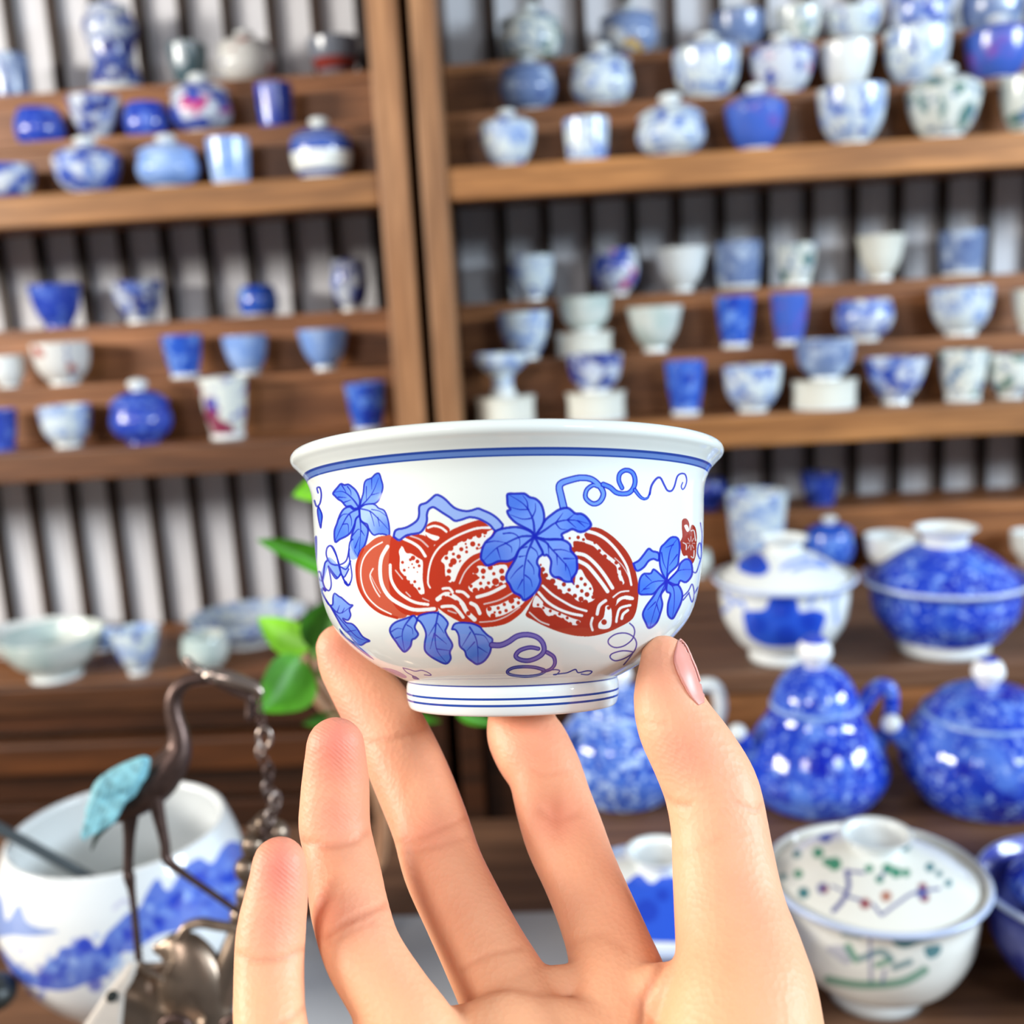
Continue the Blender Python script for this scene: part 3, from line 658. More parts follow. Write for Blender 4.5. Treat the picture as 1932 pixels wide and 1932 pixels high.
teapot('deep blue pear shaped teapot with high domed lid, in the middle of the row', 1538, 1508, .1,
  [(.033, 0), (.040, .004), (.0495, .02), (.0485, .032), (.042, .048), (.033, .062), (.0295, .071)],
  [(.029, 0), (.029, .001), (.0275, .009), (.022, .019), (.013, .026), (.0001, .0275)], .0115,
  [(-.036, -.014, .035, .010), (-.045, -.02, .045, .0072), (-.051, -.024, .056, .0058)],
  [(.030, .006, .066, .0058), (.041, .008, .081, .0055), (.0495, .01, .079, .0055), (.050, .01, .06, .005), (.044, .008, .042, .005)], PMB, PMB, PM['white'], .724)
teapot('squat blue teapot with low lid, at the right edge of the row', 1858, 1505, .1116,
  [(.038, 0), (.045, .004), (.0555, .022), (.0565, .036), (.052, .05), (.044, .0605), (.041, .063)],
  [(.0405, 0), (.0405, .001), (.037, .006), (.028, .013), (.014, .018), (.0001, .019)], .0105,
  [(-.044, -.02, .04, .010), (-.053, -.026, .05, .0075), (-.059, -.031, .059, .006)],
  [(.043, .01, .055, .006), (.058, .012, .068, .0055), (.068, .014, .055, .0055), (.062, .012, .034, .005), (.05, .01, .028, .005)], PMB, PMB, PM['white'], .722)
teapot('pale mottled blue teapot with a white handle, mostly behind bowl and thumb', 1176, 1498, .09,
  [(.030, 0), (.036, .004), (.045, .022), (.046, .036), (.042, .05), (.034, .06), (.031, .064)],
  [(.030, 0), (.030, .001), (.028, .007), (.02, .014), (.01, .018), (.0001, .019)], .009,
  [(-.034, -.02, .036, .009), (-.042, -.026, .046, .007), (-.047, -.03, .056, .0056)],
  [(.036, .004, .055, .0055), (.050, .006, .075, .0052), (.067, .008, .078, .0052), (.072, .008, .060, .005), (.062, .006, .038, .005), (.04, .004, .025, .005)], PM['mottle'], PM['white'], PM['white'], .71)
# the large white jar with a blue landscape, and the ladle in it
c = atD(222, 1560, .632); hb = c[2]-TZ
r = empty('jar', (c[0], c[1], TZ+.0003), facing(c)); tag(r, 'large round white jar painted with a blue mountain landscape', 'jar')
rz = facing(c)
cv = Canvas(-40, 1560, 500, 1920, 2)
cv.fill([(-40, 1690), (0, 1690), (12, 1738), (28, 1716), (38, 1708), (50, 1738), (75, 1752), (110, 1758), (60, 1768), (20, 1766), (-40, 1768)], (84, 124, 200), .8)
cv.fill([(-40, 1770), (0, 1790), (40, 1830), (70, 1840), (90, 1815), (105, 1808), (115, 1790), (140, 1785), (155, 1770), (170, 1775), (185, 1790), (200, 1765), (220, 1745), (240, 1725), (262, 1715), (275, 1690), (290, 1665), (300, 1660), (312, 1680), (325, 1675), (345, 1640), (375, 1620), (400, 1630), (420, 1600), (440, 1588), (470, 1610), (480, 1700), (430, 1745), (380, 1752), (300, 1765), (255, 1795), (230, 1800), (205, 1840), (180, 1850), (120, 1870), (60, 1862), (20, 1850), (-40, 1830)], (58, 98, 198), .9)
for x, y, rr in ((160, 1785, 16), (110, 1828, 18), (180, 1858, 14), (85, 1852, 14), (330, 1705, 14), (300, 1742, 12), (430, 1655, 15), (375, 1660, 14), (200, 1790, 10), (240, 1765, 12)): cv.dot(x, y, rr, (24, 50, 180), .8, 8)
for x, y, rr in ((285, 1712, 9), (350, 1690, 10), (140, 1815, 10), (215, 1815, 16), (405, 1690, 9), (130, 1845, 10)): cv.dot(x, y, rr, (150, 178, 228), .8, 8)
_r = np.random.RandomState(5)
for q in range(150):
    x = _r.uniform(0, 480); y = np.interp(x, [0, 60, 120, 180, 250, 300, 400, 480], [1822, 1848, 1825, 1810, 1760, 1715, 1670, 1650])+_r.normal(0, 22)
    cv.dot(x, y, _r.uniform(3, 9), [(24, 50, 170), (40, 78, 196), (120, 152, 220)][_r.randint(3)], .55, 4)
cv.stroke([(215, 1715), (235, 1700), (250, 1712)], 6, (130, 110, 190), .4, soft=4)
RB, RM = .0718, .0625
out = sm([(.040, 0), (.0425, .003), (.055, .015), (.0665, .034), (RB, .058), (.0705, .078), (.067, .092), (RM, hb)], 8)
pr = np.vstack([[(.0001, .001)], shell(out, .0045)])
turned('body', r, pr, (c[0], c[1], TZ), rz, None, cv, base=(226, 230, 230), seg=128, v1=vfrac(pr, len(out)))
V, F, _, _, _ = lathe([(.038, -.0002), (.041, .0), (.0412, .0025), (.038, .003)], 64); mobj('foot_ring', V, F, PM['white'], r)
a, b = atD(-190, 1462, .60), atD(185, 1664, .618)
r = empty('ladle', tuple(b)); tag(r, 'dark grey ladle handle resting across the open rim of the jar', 'ladle')
V, F = tube(*capped(np.array([a, a*.5+b*.5, b])-b, [.0036, .0034, .003])[:2], 14); DKM = plain('dark_grey_metal', (86, 94, 98), .3, .4); mobj('handle', V, F, DKM, r)
V, F, _, _, _ = lathe(shell(sm([(.0001, 0), (.009, .0015), (.015, .007), (.017, .014)], 5), .001), 32); mobj('scoop', V, F, DKM, r, loc=(.012, .006, -.018))
tag(mobj('pebble', *ball(atD(-12, 1872, .585), .0125, 20, (1, 1, .8)), plain('dark_stone', (34, 40, 38), .4)), 'dark rounded stone at the left edge beside the jar', 'stone')
# ------------------------------------------------------------------ bronze crane on a lotus leaf
BR = plain('dark_bronze', (84, 66, 60), .38, .75, var=.15, scale=300)
BRL = plain('bright_bronze', (176, 160, 150), .25, .9)
PEW = plain('pewter', (140, 122, 106), .33, .85, var=.18, scale=60, bump=.15)
TEALW = plain('teal_patina', (128, 190, 202), .6, var=.32, scale=260, bump=.6)
CD = .45
c6 = lambda P: [(140+p[0]/4.6, 1220+p[1]/4.6, p[2]/4.6) + tuple(p[3:]) for p in P]
base = atD(300, 1900, CD); base[2] = TZ
cr = empty('crane_figure', tuple(base+np.array([0, 0, .001]))); tag(cr, 'dark bronze crane with a teal wing and a chain hanging from its beak', 'statue')
def cpart(name, VF, mat, par=None): 
    o0 = np.array(cr.location)
    return mobj(name, [np.asarray(v)-o0 for v in VF[0]], VF[1], mat, par or cr)
body = cpart('body', pxtube(c6([(1150, 268, 44), (1130, 272, 47), (1020, 285, 54), (930, 330, 64), (875, 410, 67), (858, 500, 71), (872, 620, 77), (905, 740, 87), (912, 860, 104), (880, 960, 134), (800, 1070, 165), (700, 1180, 181), (560, 1310, 155), (430, 1420, 104), (340, 1490, 50)]), CD, 20, 6), BR)
head = cpart('head', pxtube(c6([(1130, 268, 38), (1180, 248, 58), (1230, 242, 62), (1280, 262, 49)]), CD, 16), BRL)
cpart('crest', pxtube(c6([(985, 115, 34), (1020, 165, 42), (1060, 190, 42), (1110, 215, 47)]), CD, 10), BRL, head)
cpart('upper_beak', pxtube(c6([(1270, 262, 68), (1360, 280, 72), (1450, 305, 64), (1560, 350, 51), (1610, 395, 38), (1605, 425, 26)]), CD, 12), BRL, head)
cpart('lower_beak', pxtube(c6([(1260, 300, 51), (1340, 345, 47), (1430, 392, 42), (1520, 440, 42), (1526, 520, 38), (1524, 600, 42)]), CD, 12), BR, head)
wp = [(660, 990), (640, 960), (590, 950), (480, 990), (330, 1060), (180, 1180), (130, 1330), (95, 1440), (110, 1520), (180, 1560), (280, 1500), (370, 1430), (450, 1350), (530, 1290), (580, 1200), (640, 1110)]
wp2 = cat([(140+a/4.6, 1220+b/4.6) for a, b in wp], 3, True)
def plate(P, D, th, bulge):
    c_ = P.mean(0); V = []; F = []; n = len(P); rings = (1, .8, .5, .2)
    for s_ in (-1, 1):
        for k in rings:
            for q in P: V.append(atD(*(c_+(q-c_)*k), D-(th*.5*(1 if k < 1 else .35)+bulge*(1-k*k))*(1 if s_ < 0 else -.4)))
        V.append(atD(*c_, D-(th*.5+bulge)*(1 if s_ < 0 else -.4)))
    m = len(rings)*n+1
    for o, fl in ((0, 0), (m, 1)):
        for j in range(len(rings)-1):
            for i in range(n):
                f = (o+j*n+i, o+j*n+(i+1) % n, o+(j+1)*n+(i+1) % n, o+(j+1)*n+i); F.append(f[::-1] if fl else f)
        for i in range(n):
            f = (o+(len(rings)-1)*n+i, o+(len(rings)-1)*n+(i+1) % n, o+m-1); F.append(f[::-1] if fl else f)
    for i in range(n): F.append((i, m+i, m+(i+1) % n, (i+1) % n))
    return V, F
wing = cpart('wing', plate(wp2, CD-.009, .003, .004), TEALW)
for i in range(13):      # overlapping feathers down the trailing edge and in rows over the wing
    u = i/12; sx, sy = 500-320*u, 1160+140*u+40*(i % 2); ex, ey = 350-285*u, 1500+165*u+30*(i % 2)
    cpart('feather', pxtube(c6([(sx, sy, 20), (sx*.55+ex*.45, sy*.55+ey*.45, 26), (sx*.15+ex*.85, sy*.15+ey*.85, 20), (ex, ey, 6)]), CD-.0155, 8, 4, .55), TEALW, wing)
for i in range(9):
    u = i/8; sx, sy = 590-330*u, 1010+120*u
    cpart('feather', pxtube(c6([(sx, sy, 22), (sx-50, sy+110, 26), (sx-90, sy+210, 8)]), CD-.0172, 8, 4, .55), TEALW, wing)
cpart('tail', pxtube(c6([(400, 1440, 40), (290, 1540, 36), (200, 1640, 26), (150, 1765, 6)]), CD-.002, 12), plain('green_bronze', (44, 62, 54), .4, .7))
cpart('leg', pxtube([(247, 1525, 18), (244, 1580, 11), (242, 1640, 9.5), (244, 1655, 11), (250, 1690, 6.5), (257, 1755, 6.5), (263, 1826, 7)], CD, 12), BR)
cpart('leg', pxtube([(288, 1480, 19), (298, 1530, 13), (311, 1590, 9.5), (316, 1622, 10), (352, 1652, 7), (400, 1685, 6.5), (452, 1722, 6)], CD-.004, 12), BR)
for q in range(14):
    t_ = q/13; cpart('leg_ring', pxtube([(247+16*t_-7.2, 1665+150*t_, 1.7), (247+16*t_, 1666+150*t_, 2.2), (247+16*t_+7.2, 1665+150*t_, 1.7)], CD-.0012, 6, 2), BR)
for P in ([(263, 1822, 7), (250, 1832, 6), (236, 1836, 4)], [(263, 1822, 7), (285, 1836, 7), (306, 1848, 4)], [(263, 1822, 7), (290, 1822, 6), (314, 1818, 5)]):
    cpart('toe', pxtube([(*p, CD-.004) for p in P], CD, 10), PEW)
path = cat([(348, 1220), (347, 1330), (352, 1360), (362, 1400), (360, 1425), (362, 1460), (373, 1490), (378, 1530), (388, 1560)], 4)
ch = c6([(1600, 480, 0), (1610, 560, 0), (1622, 640, 0), (1640, 710, 0), (1650, 790, 0), (1612, 905, 0), (1650, 1000, 0), (1685, 1085, 0), (1680, 1150, 0), (1665, 1215, 0), (1700, 1280, 0), (1745, 1340, 0), (1725, 1410, 0), (1700, 1475, 0), (1670, 1550, 0), (1655, 1610, 0)])
for i, (x, y, _) in enumerate(ch):       # the chain: round links hooked through each other, every second one edge on
    rr = (6.5, 7, 8, 9, 15, 10, 9, 13, 9, 9.5, 11, 13, 11, 13, 12, 11)[i]; cen = atD(x, y, CD-.001); R_ = rr*CD/FPX; th = max(.0006, R_*.26)
    ax2 = RT if i % 2 == 0 else (FW*.8+RT*.6); nrm = np.cross(ax2, UP)
    tt = np.linspace(0, 2*math.pi, 18, endpoint=False); P = [cen+ax2*R_*.8*math.cos(a)+UP*R_*1.25*math.sin(a) for a in tt]
    V, F = tube(np.vstack([P, P[:2]]), [th]*20, 8, cap=False)
    cpart('chain_link', (V, F), BRL if i in (4, 5, 9, 11, 13) else BR)
# the lotus leaf it stands on, its stalk and seed pods, and a plate painted pale as its lit outer face
def leafsurf(c_, rx, ry, D, tilt, wav, n=28, m=9, ph=0):
    V = []; F = []
    for lay in (0, 1):
        for j in range(m):
            for i in range(n):
                a = 2*math.pi*i/n; k = j/(m-1); rad = k*(1+.10*math.sin(3*a+ph)+.06*math.sin(7*a))
                V.append(atD(c_[0]+rx*rad*math.cos(a), c_[1]+ry*rad*math.sin(a), D+tilt*rad*math.sin(a)*-1+wav*k*k*math.sin(4*a+ph)+(.0016 if lay else 0)-.006*k*k))
    o = n*m
    for j in range(m-1):
        for i in range(n):
            q = (j*n+i, j*n+(i+1) % n, (j+1)*n+(i+1) % n, (j+1)*n+i); F.append(q[::-1]); F.append(tuple(x+o for x in q))
    for i in range(n): a_, b_ = (m-1)*n+i, (m-1)*n+(i+1) % n; F.append((a_, b_, b_+o, a_+o))
    return V, F
cpart('lotus_leaf', leafsurf((292, 1905), 88, 78, CD+.004, .012, .003), PEW)
cpart('lotus_leaf', pxtube([(300, 1790, 12), (338, 1800, 50), (362, 1850, 66), (378, 1905, 62), (385, 1965, 55), (380, 2040, 50)], CD+.006, 24, 6, .55), PEW)
cpart('lotus_stalk', pxtube([(338, 1770, 9), (352, 1750, 10), (378, 1741, 10), (410, 1746, 10), (450, 1752, 10), (500, 1760, 10)], CD-.006, 12), PEW)
for x, y, rr in ((500, 1556, 22), (478, 1596, 24), (524, 1572, 22), (466, 1640, 24), (505, 1615, 26), (470, 1690, 26), (500, 1662, 24), (455, 1728, 22)):
    cpart('seed_pod', ball(atD(x, y, CD+.004), rr*CD/FPX, 14, (1, 1, 1.15)), PEW)
cpart('pod_stem', pxtube([(480, 1560, 12), (482, 1650, 20), (462, 1740, 24), (430, 1830, 30), (390, 1950, 40), (360, 2060, 50)], CD+.008, 14), PEW)
for x, y in ((330, 1926), (445, 1926)): cpart('curl', pxtube([(x-28, y+30, 8), (x-20, y+4, 9), (x, y-6, 9), (x+20, y+4, 9), (x+26, y+30, 8)], CD-.014, 10), BR)
pz = [(120, 2010), (160, 1932), (200, 1872), (243, 1818), (262, 1812), (250, 1850), (236, 1872), (230, 1932), (226, 2010)]
cpart('lit_leaf_face', plate(np.array(pz, float), CD-.012, .004, 0), plain('lit_leaf_pale', (196, 188, 178), .6, var=.05, scale=80))
V, F = tube(np.array([atD(211, 1880, CD-.0155), atD(211, 1880, CD-.0138)]), [.0024, .0024], 20, side=UP); cpart('drilled_hole', (V, F), plain('hole_dark', (24, 28, 24), .8))
lo = np.array(cr.location); top = np.array(atD(330, 1985, CD))-lo
V, F, _, _, _ = lathe(sm([(.0001, 0), (.045, .0), (.047, .006), (.034, .016), (.026, .04), (.022, top[2]*.75), (.03, top[2]*.98), (.0001, top[2])], 6), 48); mobj('pedestal', V, F, PEW, cr, loc=(float(top[0])*.5, float(top[1])*.5, 0))
# ------------------------------------------------------------------ creeper in a slim vase behind the fingers
PD = .60
LG = [plain('leaf_lime', (120, 190, 36), .5, var=.25, scale=60), plain('leaf_green', (70, 138, 26), .5, var=.3, scale=50), plain('leaf_dark', (50, 104, 16), .5, var=.3, scale=50)]
vb = atD(672, 1800, .665); vb[2] = TZ+.006
pl = empty('potted_creeper', tuple(vb+np.array([0, 0, .0004]))); tag(pl, 'green leafy creeper on thin brown stems behind the held bowl', 'plant')
V, F, _, _, _ = lathe(shell(sm([(.013, 0), (.0165, .006), (.0165, .02), (.010, .036), (.0085, .044), (.010, .05)], 6), .0015), 40); mobj('vase', V, F, plain('brown_glaze', (58, 40, 30), .2), pl)
def ppart(name, VF, mat, par=None): return mobj(name, [np.asarray(v)-np.array(pl.location) for v in VF[0]], VF[1], mat, par or pl)
STM = plain('stem_brown', (158, 116, 84), .6, var=.15, scale=120)
vt = proj(vb+np.array([0, 0, .05]))
s1 = ppart('stem', pxtube([(572, 1235, 7), (578, 1275, 9), (596, 1316, 10), (628, 1356, 10), (668, 1420, 9), (706, 1490, 9), (718, 1570, 9, .615), (705, 1640, 8, .635), (vt[0]+4, vt[1]+20, 8, vt[2])], PD, 10), STM)
s2 = ppart('stem', pxtube([(590, 1215, 7), (592, 1250, 8), (604, 1290, 9), (632, 1330, 9), (676, 1390, 8), (718, 1480, 8), (726, 1580, 8, .61), (712, 1640, 8, .63), (vt[0], vt[1]+20, 7, vt[2])], PD+.004, 10), STM)
def leaf(a, b, hw, D, db, mat, fold=.008, curl=0, par=None, n=10):
    a, b = np.array(a, float), np.array(b, float); d = b-a; L = np.linalg.norm(d); s = np.array([-d[1], d[0]])/L; V = []; F = []
    for i in range(n+1):
        t = i/n; wv = hw*(math.sin(math.pi*min(1, t**.75))**.8 if 0 < t < 1 else .02); m = a+d*t+s*curl*math.sin(math.pi*t)
        for k in (-1, -.5, 0, .5, 1): V.append(atD(*(m+s*wv*k), D+db*t-fold*abs(k)*wv/hw))
    for i in range(n):
        for k in range(4): F.append((i*5+k, i*5+k+1, (i+1)*5+k+1, (i+1)*5+k))
    o = len(V); V += [v+FW*.0006 for v in V]; F += [tuple(x+o for x in f[::-1]) for f in F]
    return ppart('leaf', (V, F), mat, par)
leaf((655, 905), (552, 935), 28, PD, -.01, LG[0]); leaf((660, 1092), (484, 1018), 25, PD, -.02, LG[1], .01, 8)
leaf((590, 1222), (486, 1166), 34, PD, .01, LG[0], .006, -6); leaf((588, 1228), (628, 1130), 34, PD, -.012, LG[2], .012, -6)
leaf((572, 1240), (490, 1342), 54, PD, -.02, LG[1], .014, -14); leaf((600, 1270), (645, 1262), 14, PD, 0, LG[1]); leaf((640, 1352), (570, 1366), 14, PD, 0, LG[2])
leaf((700, 1340), (832, 1362), 16, PD, .01, LG[1]); leaf((860, 1340), (930, 1366), 16, PD, .01, LG[1])
for P in ([(655, 905, 2), (668, 980, 3), (650, 1090, 3), (605, 1190, 4), (592, 1240, 4)], [(660, 1350, 3), (700, 1340, 3), (780, 1335, 3), (860, 1340, 2)]): ppart('tendril', pxtube(P, PD, 8), LG[1])
# ------------------------------------------------------------------ the painted bowl
D0 = .235; K = D0/FPX
bo = atD(968, 1330, .2335)
zc = RT*(-.024)+UP*1.0+FW*.08; zc /= np.linalg.norm(zc)
yc = FW-zc*(FW@zc); yc /= np.linalg.norm(yc); xc = np.cross(yc, zc)
bow = empty('bowl', (0, 0, 0)); bow.matrix_world = Matrix([[xc[i], yc[i], zc[i], bo[i]] for i in range(3)]+[[0, 0, 0, 1]])
tag(bow, 'white porcelain bowl painted with red pomegranates and blue leaves, held up in the hand', 'bowl')
MM = .235/2000
ft = [(155, 28), (160, 12), (172, 2), (184, -1), (192, 2), (196, 12), (198, 24), (198, 40), (196, 48)]
V, F, UV, pr, v = lathe(np.array(sm([(.01, 30)]+ft, 6))*MM, 160)
fz = lambda z: float(np.interp(z*MM, pr[len(pr)//2:, 1], v[len(pr)//2:]))
LN, MID = (36, 66, 150), (70, 110, 190)
fim = bake('foot_paint', None, pr, v, (bo, xc, yc, zc), (222, 228, 226), 64, 1024, bands=[(fz(16.3), fz(20), LN), (fz(27.6), fz(31.4), LN)])
mobj('foot_ring', V, F, painted('foot_glaze', fim, .04), bow, UV=UV)
outl = sm([(196, 48), (198, 52), (214, 60), (262, 88), (305, 124), (334, 162), (351, 212), (361, 280), (365, 345), (367, 385), (371, 408), (381, 430), (395, 446), (404, 455), (406, 463), (402, 471), (394, 475), (386, 470)], 8)
no = len(outl)
inn = sm([(386, 470), (372, 452), (360, 425), (352, 385), (349, 340), (345, 280), (335, 215), (316, 168), (286, 132), (240, 102), (170, 78), (90, 68), (.01, 66)], 6)[1:]
prof = np.vstack([[(.01, 40), (150, 42), (190, 46)], outl, inn])*MM
V, F, UV, pr, v = lathe(prof, 224)
vo = float(v[3+no-1])
zi = lambda z: float(np.interp(z*MM, pr[3:3+no-12, 1], v[3:3+no-12]))
cv = Canvas(540, 820, 1380, 1330, 3)
BK, BF, B2, B3 = (22, 34, 172), (112, 150, 228), (56, 106, 214), (158, 188, 238)
RED, RD2, WH = (176, 52, 30), (206, 92, 62), (226, 228, 226)
def tr(x0, y0, k): return lambda P: [(x0+p[0]/k, y0+p[1]/k) for p in P]
A = tr(620, 880, 6.0375); B = tr(880, 880, 6.0375); Cc = tr(660, 960, 6.0375); Dd = tr(960, 960, 6.9); Ee = tr(560, 1080, 6.44); Ff = tr(860, 1120, 5.3667); G = tr(1140, 860, 5.3667); Hh = tr(430, 880, 3.717)
def lobe(T, P, tip=None, lw=2.4, base=BF):
    """one leaf lobe: pale at the centre of the leaf, darker at its tip, outlined"""
    Q = T(P); cv.fill(Q, base, .95, n=4)
    if tip is not None:
        t = T([tip])[0]; m = np.mean(Q, 0); r = np.hypot(*(np.array(t)-m))
        a0 = cv.a.copy(); rg = cv.rgb.copy(); cv.fill(Q, B2, .8, n=4)
        Y, X = np.mgrid[0:cv.h, 0:cv.w]; d = np.hypot(X/cv.k+cv.x0-t[0], Y/cv.k+cv.y0-t[1])
        g = np.clip(1.35-d/(r*1.15+1e-6), 0, 1)[..., None]; cv.rgb[:] = rg*(1-g)+cv.rgb*g
    cv.stroke(Q+[Q[0]], lw, BK, .95, 4)
def veins(T, Ls, w1=1.8, w0=2.6):
    for i, P in enumerate(Ls): cv.stroke(T(P), w0 if i == 0 else w1, BK, .9, 5, .8)
# left leaf
lobe(A, [(350, 480), (440, 420), (525, 435), (570, 475), (630, 500), (665, 570), (690, 680), (690, 790), (640, 775), (570, 770), (510, 780), (460, 715), (440, 660), (400, 640), (360, 600)], (660, 740), 2, B3)
lobe(A, [(355, 455), (375, 370), (395, 300), (405, 200), (430, 155), (490, 130), (530, 90), (575, 80), (600, 150), (618, 230), (600, 320), (575, 380), (530, 420), (440, 430)], (560, 110), 2)
lobe(A, [(345, 470), (290, 480), (250, 450), (200, 455), (150, 400), (110, 375), (75, 340), (50, 305), (100, 240), (140, 198), (180, 212), (225, 205), (275, 240), (310, 275), (340, 330), (357, 400)], (90, 300))
lobe(A, [(345, 480), (285, 490), (240, 460), (180, 480), (140, 530), (110, 600), (95, 650), (65, 740), (75, 860), (130, 830), (210, 790), (260, 740), (300, 650), (320, 590), (350, 560)], (90, 800))
lobe(A, [(350, 560), (310, 600), (295, 680), (270, 760), (255, 850), (280, 950), (330, 1035), (350, 980), (410, 900), (440, 800), (450, 720), (420, 670), (370, 620)], (320, 980))
veins(A, [[(345, 470), (290, 390), (220, 320), (150, 285), (60, 295)], [(150, 215), (185, 270), (200, 300)], [(215, 230), (250, 280), (255, 330)], [(110, 350), (200, 355)], [(175, 410), (255, 380)]])
veins(A, [[(345, 470), (440, 380), (510, 280), (570, 130)], [(430, 230), (430, 400)], [(490, 140), (490, 260)], [(490, 325), (580, 300)]], 1.4, 2)
veins(A, [[(350, 480), (470, 510), (560, 590), (630, 660), (680, 720)], [(470, 510), (500, 600), (520, 680)], [(490, 490), (580, 510), (660, 570)], [(560, 580), (580, 680)]], 1.4, 2)
veins(A, [[(345, 480), (230, 545), (150, 680), (75, 850)], [(115, 600), (160, 550), (230, 540)], [(240, 550), (260, 610), (260, 680)], [(160, 660), (220, 660), (225, 760)]])
veins(A, [[(350, 480), (360, 620), (365, 740), (345, 1000)], [(270, 790), (330, 720), (355, 720)], [(370, 730), (410, 790)], [(300, 930), (350, 800)]])
# the vine ribbons at the left
cv.fill(A([(-10, 1050), (60, 1120), (130, 1140), (200, 1130), (240, 1060), (230, 1170), (180, 1260), (140, 1235), (90, 1280), (50, 1240), (0, 1150)]), BF, .8)
cv.fill(A([(240, 870), (275, 840), (290, 960), (330, 1040), (260, 1060), (230, 1000)]), BF, .8)
for P in ([(-20, 930), (20, 905), (60, 960), (110, 1080), (150, 1240), (200, 1340), (240, 1340), (265, 1250), (250, 1120), (230, 990), (240, 870), (275, 830)], [(250, 1080), (200, 1170), (130, 1140), (60, 1120), (0, 1050)], [(0, 1150), (50, 1240), (90, 1280), (140, 1235), (180, 1260), (230, 1170)]): cv.stroke(A(P), 1.8, BK, .95, 6)
cv.stroke(A([(190, 1320), (225, 1355), (255, 1300)]), 4, BK, .95, 6, 1.5)
cv.fill(Hh([(690, 650), (720, 640), (770, 690), (790, 750), (765, 785), (735, 740), (710, 700), (690, 740), (670, 830), (690, 870), (640, 830), (655, 740)]), BF, .8)
for P in ([(850, 580), (830, 660), (780, 690), (720, 680), (690, 620), (700, 565), (730, 560), (760, 620), (790, 740), (830, 820), (855, 830)], [(700, 660), (680, 680), (670, 760), (660, 800), (640, 790), (630, 750), (645, 740), (660, 790), (680, 850), (710, 870), (725, 820), (705, 700)], [(705, 700), (740, 750), (770, 780), (790, 750)], [(650, 860), (700, 960), (730, 980)]): cv.stroke(Hh(P), 2, BK, .95, 6)
cv.stroke(Hh([(632, 185), (625, 152), (645, 150), (655, 200), (645, 260), (622, 280), (607, 240)]), 2.2, BK, .95)
for P in ([(635, 280), (660, 340), (655, 400), (650, 430), (635, 370), (628, 310)], [(612, 500), (621, 500), (621, 620), (616, 690), (611, 600)]): cv.fill(Hh(P), B2); cv.stroke(Hh(P+P[:1]), 1.8, BK)
# branch over the fruit
br = A([(740, 800), (755, 740), (790, 715), (870, 700), (950, 660), (1010, 610), (1030, 550), (1030, 470), (1050, 435), (1110, 415), (1160, 375), (1220, 325), (1270, 335), (1330, 375), (1400, 445), (1450, 480), (1530, 505), (1610, 505), (1700, 480), (1760, 500), (1850, 540), (1920, 590), (1970, 645), (1985, 670), (1965, 710), (1900, 735), (1840, 670), (1770, 625), (1690, 590), (1600, 580), (1520, 605), (1440, 620), (1380, 580), (1300, 530), (1240, 490), (1190, 465), (1140, 490), (1120, 550), (1120, 620), (1090, 700), (1040, 755), (960, 770), (890, 785), (850, 810), (800, 840)])
# fruit
def W(T, P, wd, a=1, c=WH, we=None): cv.stroke(T(P), wd, c, a, 6, we)
def dots(T, k, pts, r, c=RED):
    for q in pts: cv.dot(*T([q[:2]])[0], (q[2] if len(q) > 2 else r)/k, c)
RED_GLARE = (186, 84, 60)  # same red paled: window glare painted into the left fruit
cv.fill(Cc([(860, 280), (870, 200), (920, 155), (990, 145), (1070, 175), (1140, 240), (1080, 320), (1000, 400), (940, 400), (880, 340)]), RED)
W(Cc, [(890, 215), (960, 195), (1040, 215), (1100, 260)], 4.4); cv.fill(Cc([(850, 260), (930, 290), (1020, 320), (990, 360), (930, 350), (880, 310)]), WH)
cv.fill(Cc([(480, 320), (400, 305), (300, 330), (220, 390), (130, 470), (85, 600), (70, 720), (95, 880), (160, 1010), (250, 1120), (370, 1200), (530, 1250), (650, 1220), (600, 1100), (480, 900), (450, 700), (460, 500)]), RED_GLARE)
cv.stroke(Cc([(150, 460), (90, 600), (78, 720), (102, 880), (165, 1010), (255, 1115), (375, 1192), (540, 1242)]), 5, RED)
cv.fill(Cc([(470, 330), (520, 330), (560, 370), (640, 310), (740, 290), (830, 300), (900, 330), (960, 380), (940, 480), (870, 600), (860, 800), (880, 920), (930, 1040), (1010, 1150), (900, 1200), (760, 1215), (620, 1200), (500, 1090), (450, 900), (440, 700), (450, 500)]), RED)
W(Cc, [(370, 380), (250, 450), (160, 560), (125, 700), (140, 860), (200, 1000), (320, 1120), (470, 1200)], 2.6)
W(Cc, [(430, 430), (360, 560), (345, 720), (370, 870), (450, 1000), (580, 1090), (740, 1150), (960, 1140)], 7)
W(Cc, [(460, 640), (470, 800), (540, 930), (650, 1020), (760, 1070), (890, 1090)], 5.5)
W(Cc, [(610, 340), (720, 390), (800, 450), (860, 540)], 5.5); W(Cc, [(690, 310), (800, 350), (890, 430)], 3.2, .55)
W(Cc, [(265, 680), (230, 760), (260, 860), (300, 940), (340, 1000)], 2.6, .8); W(Cc, [(240, 760), (290, 860), (350, 960)], 1.5, .5)
cv.fill(Cc([(600, 430), (640, 500), (700, 510), (780, 560), (830, 600), (830, 800), (850, 960), (800, 970), (760, 910), (690, 850), (620, 760), (570, 690), (570, 560), (560, 480)]), WH)
dots(Cc, 6.04, [(600, 610), (620, 700), (630, 780), (670, 830), (690, 580), (710, 630, 10), (770, 600, 22), (790, 650), (710, 870), (740, 830), (790, 910), (670, 670, 8), (770, 720, 7), (730, 670, 11), (560, 780, 26), (590, 840, 28), (650, 900, 30), (740, 950, 36), (840, 1000, 30), (720, 560, 26), (820, 560, 20), (660, 480, 18)], 17)
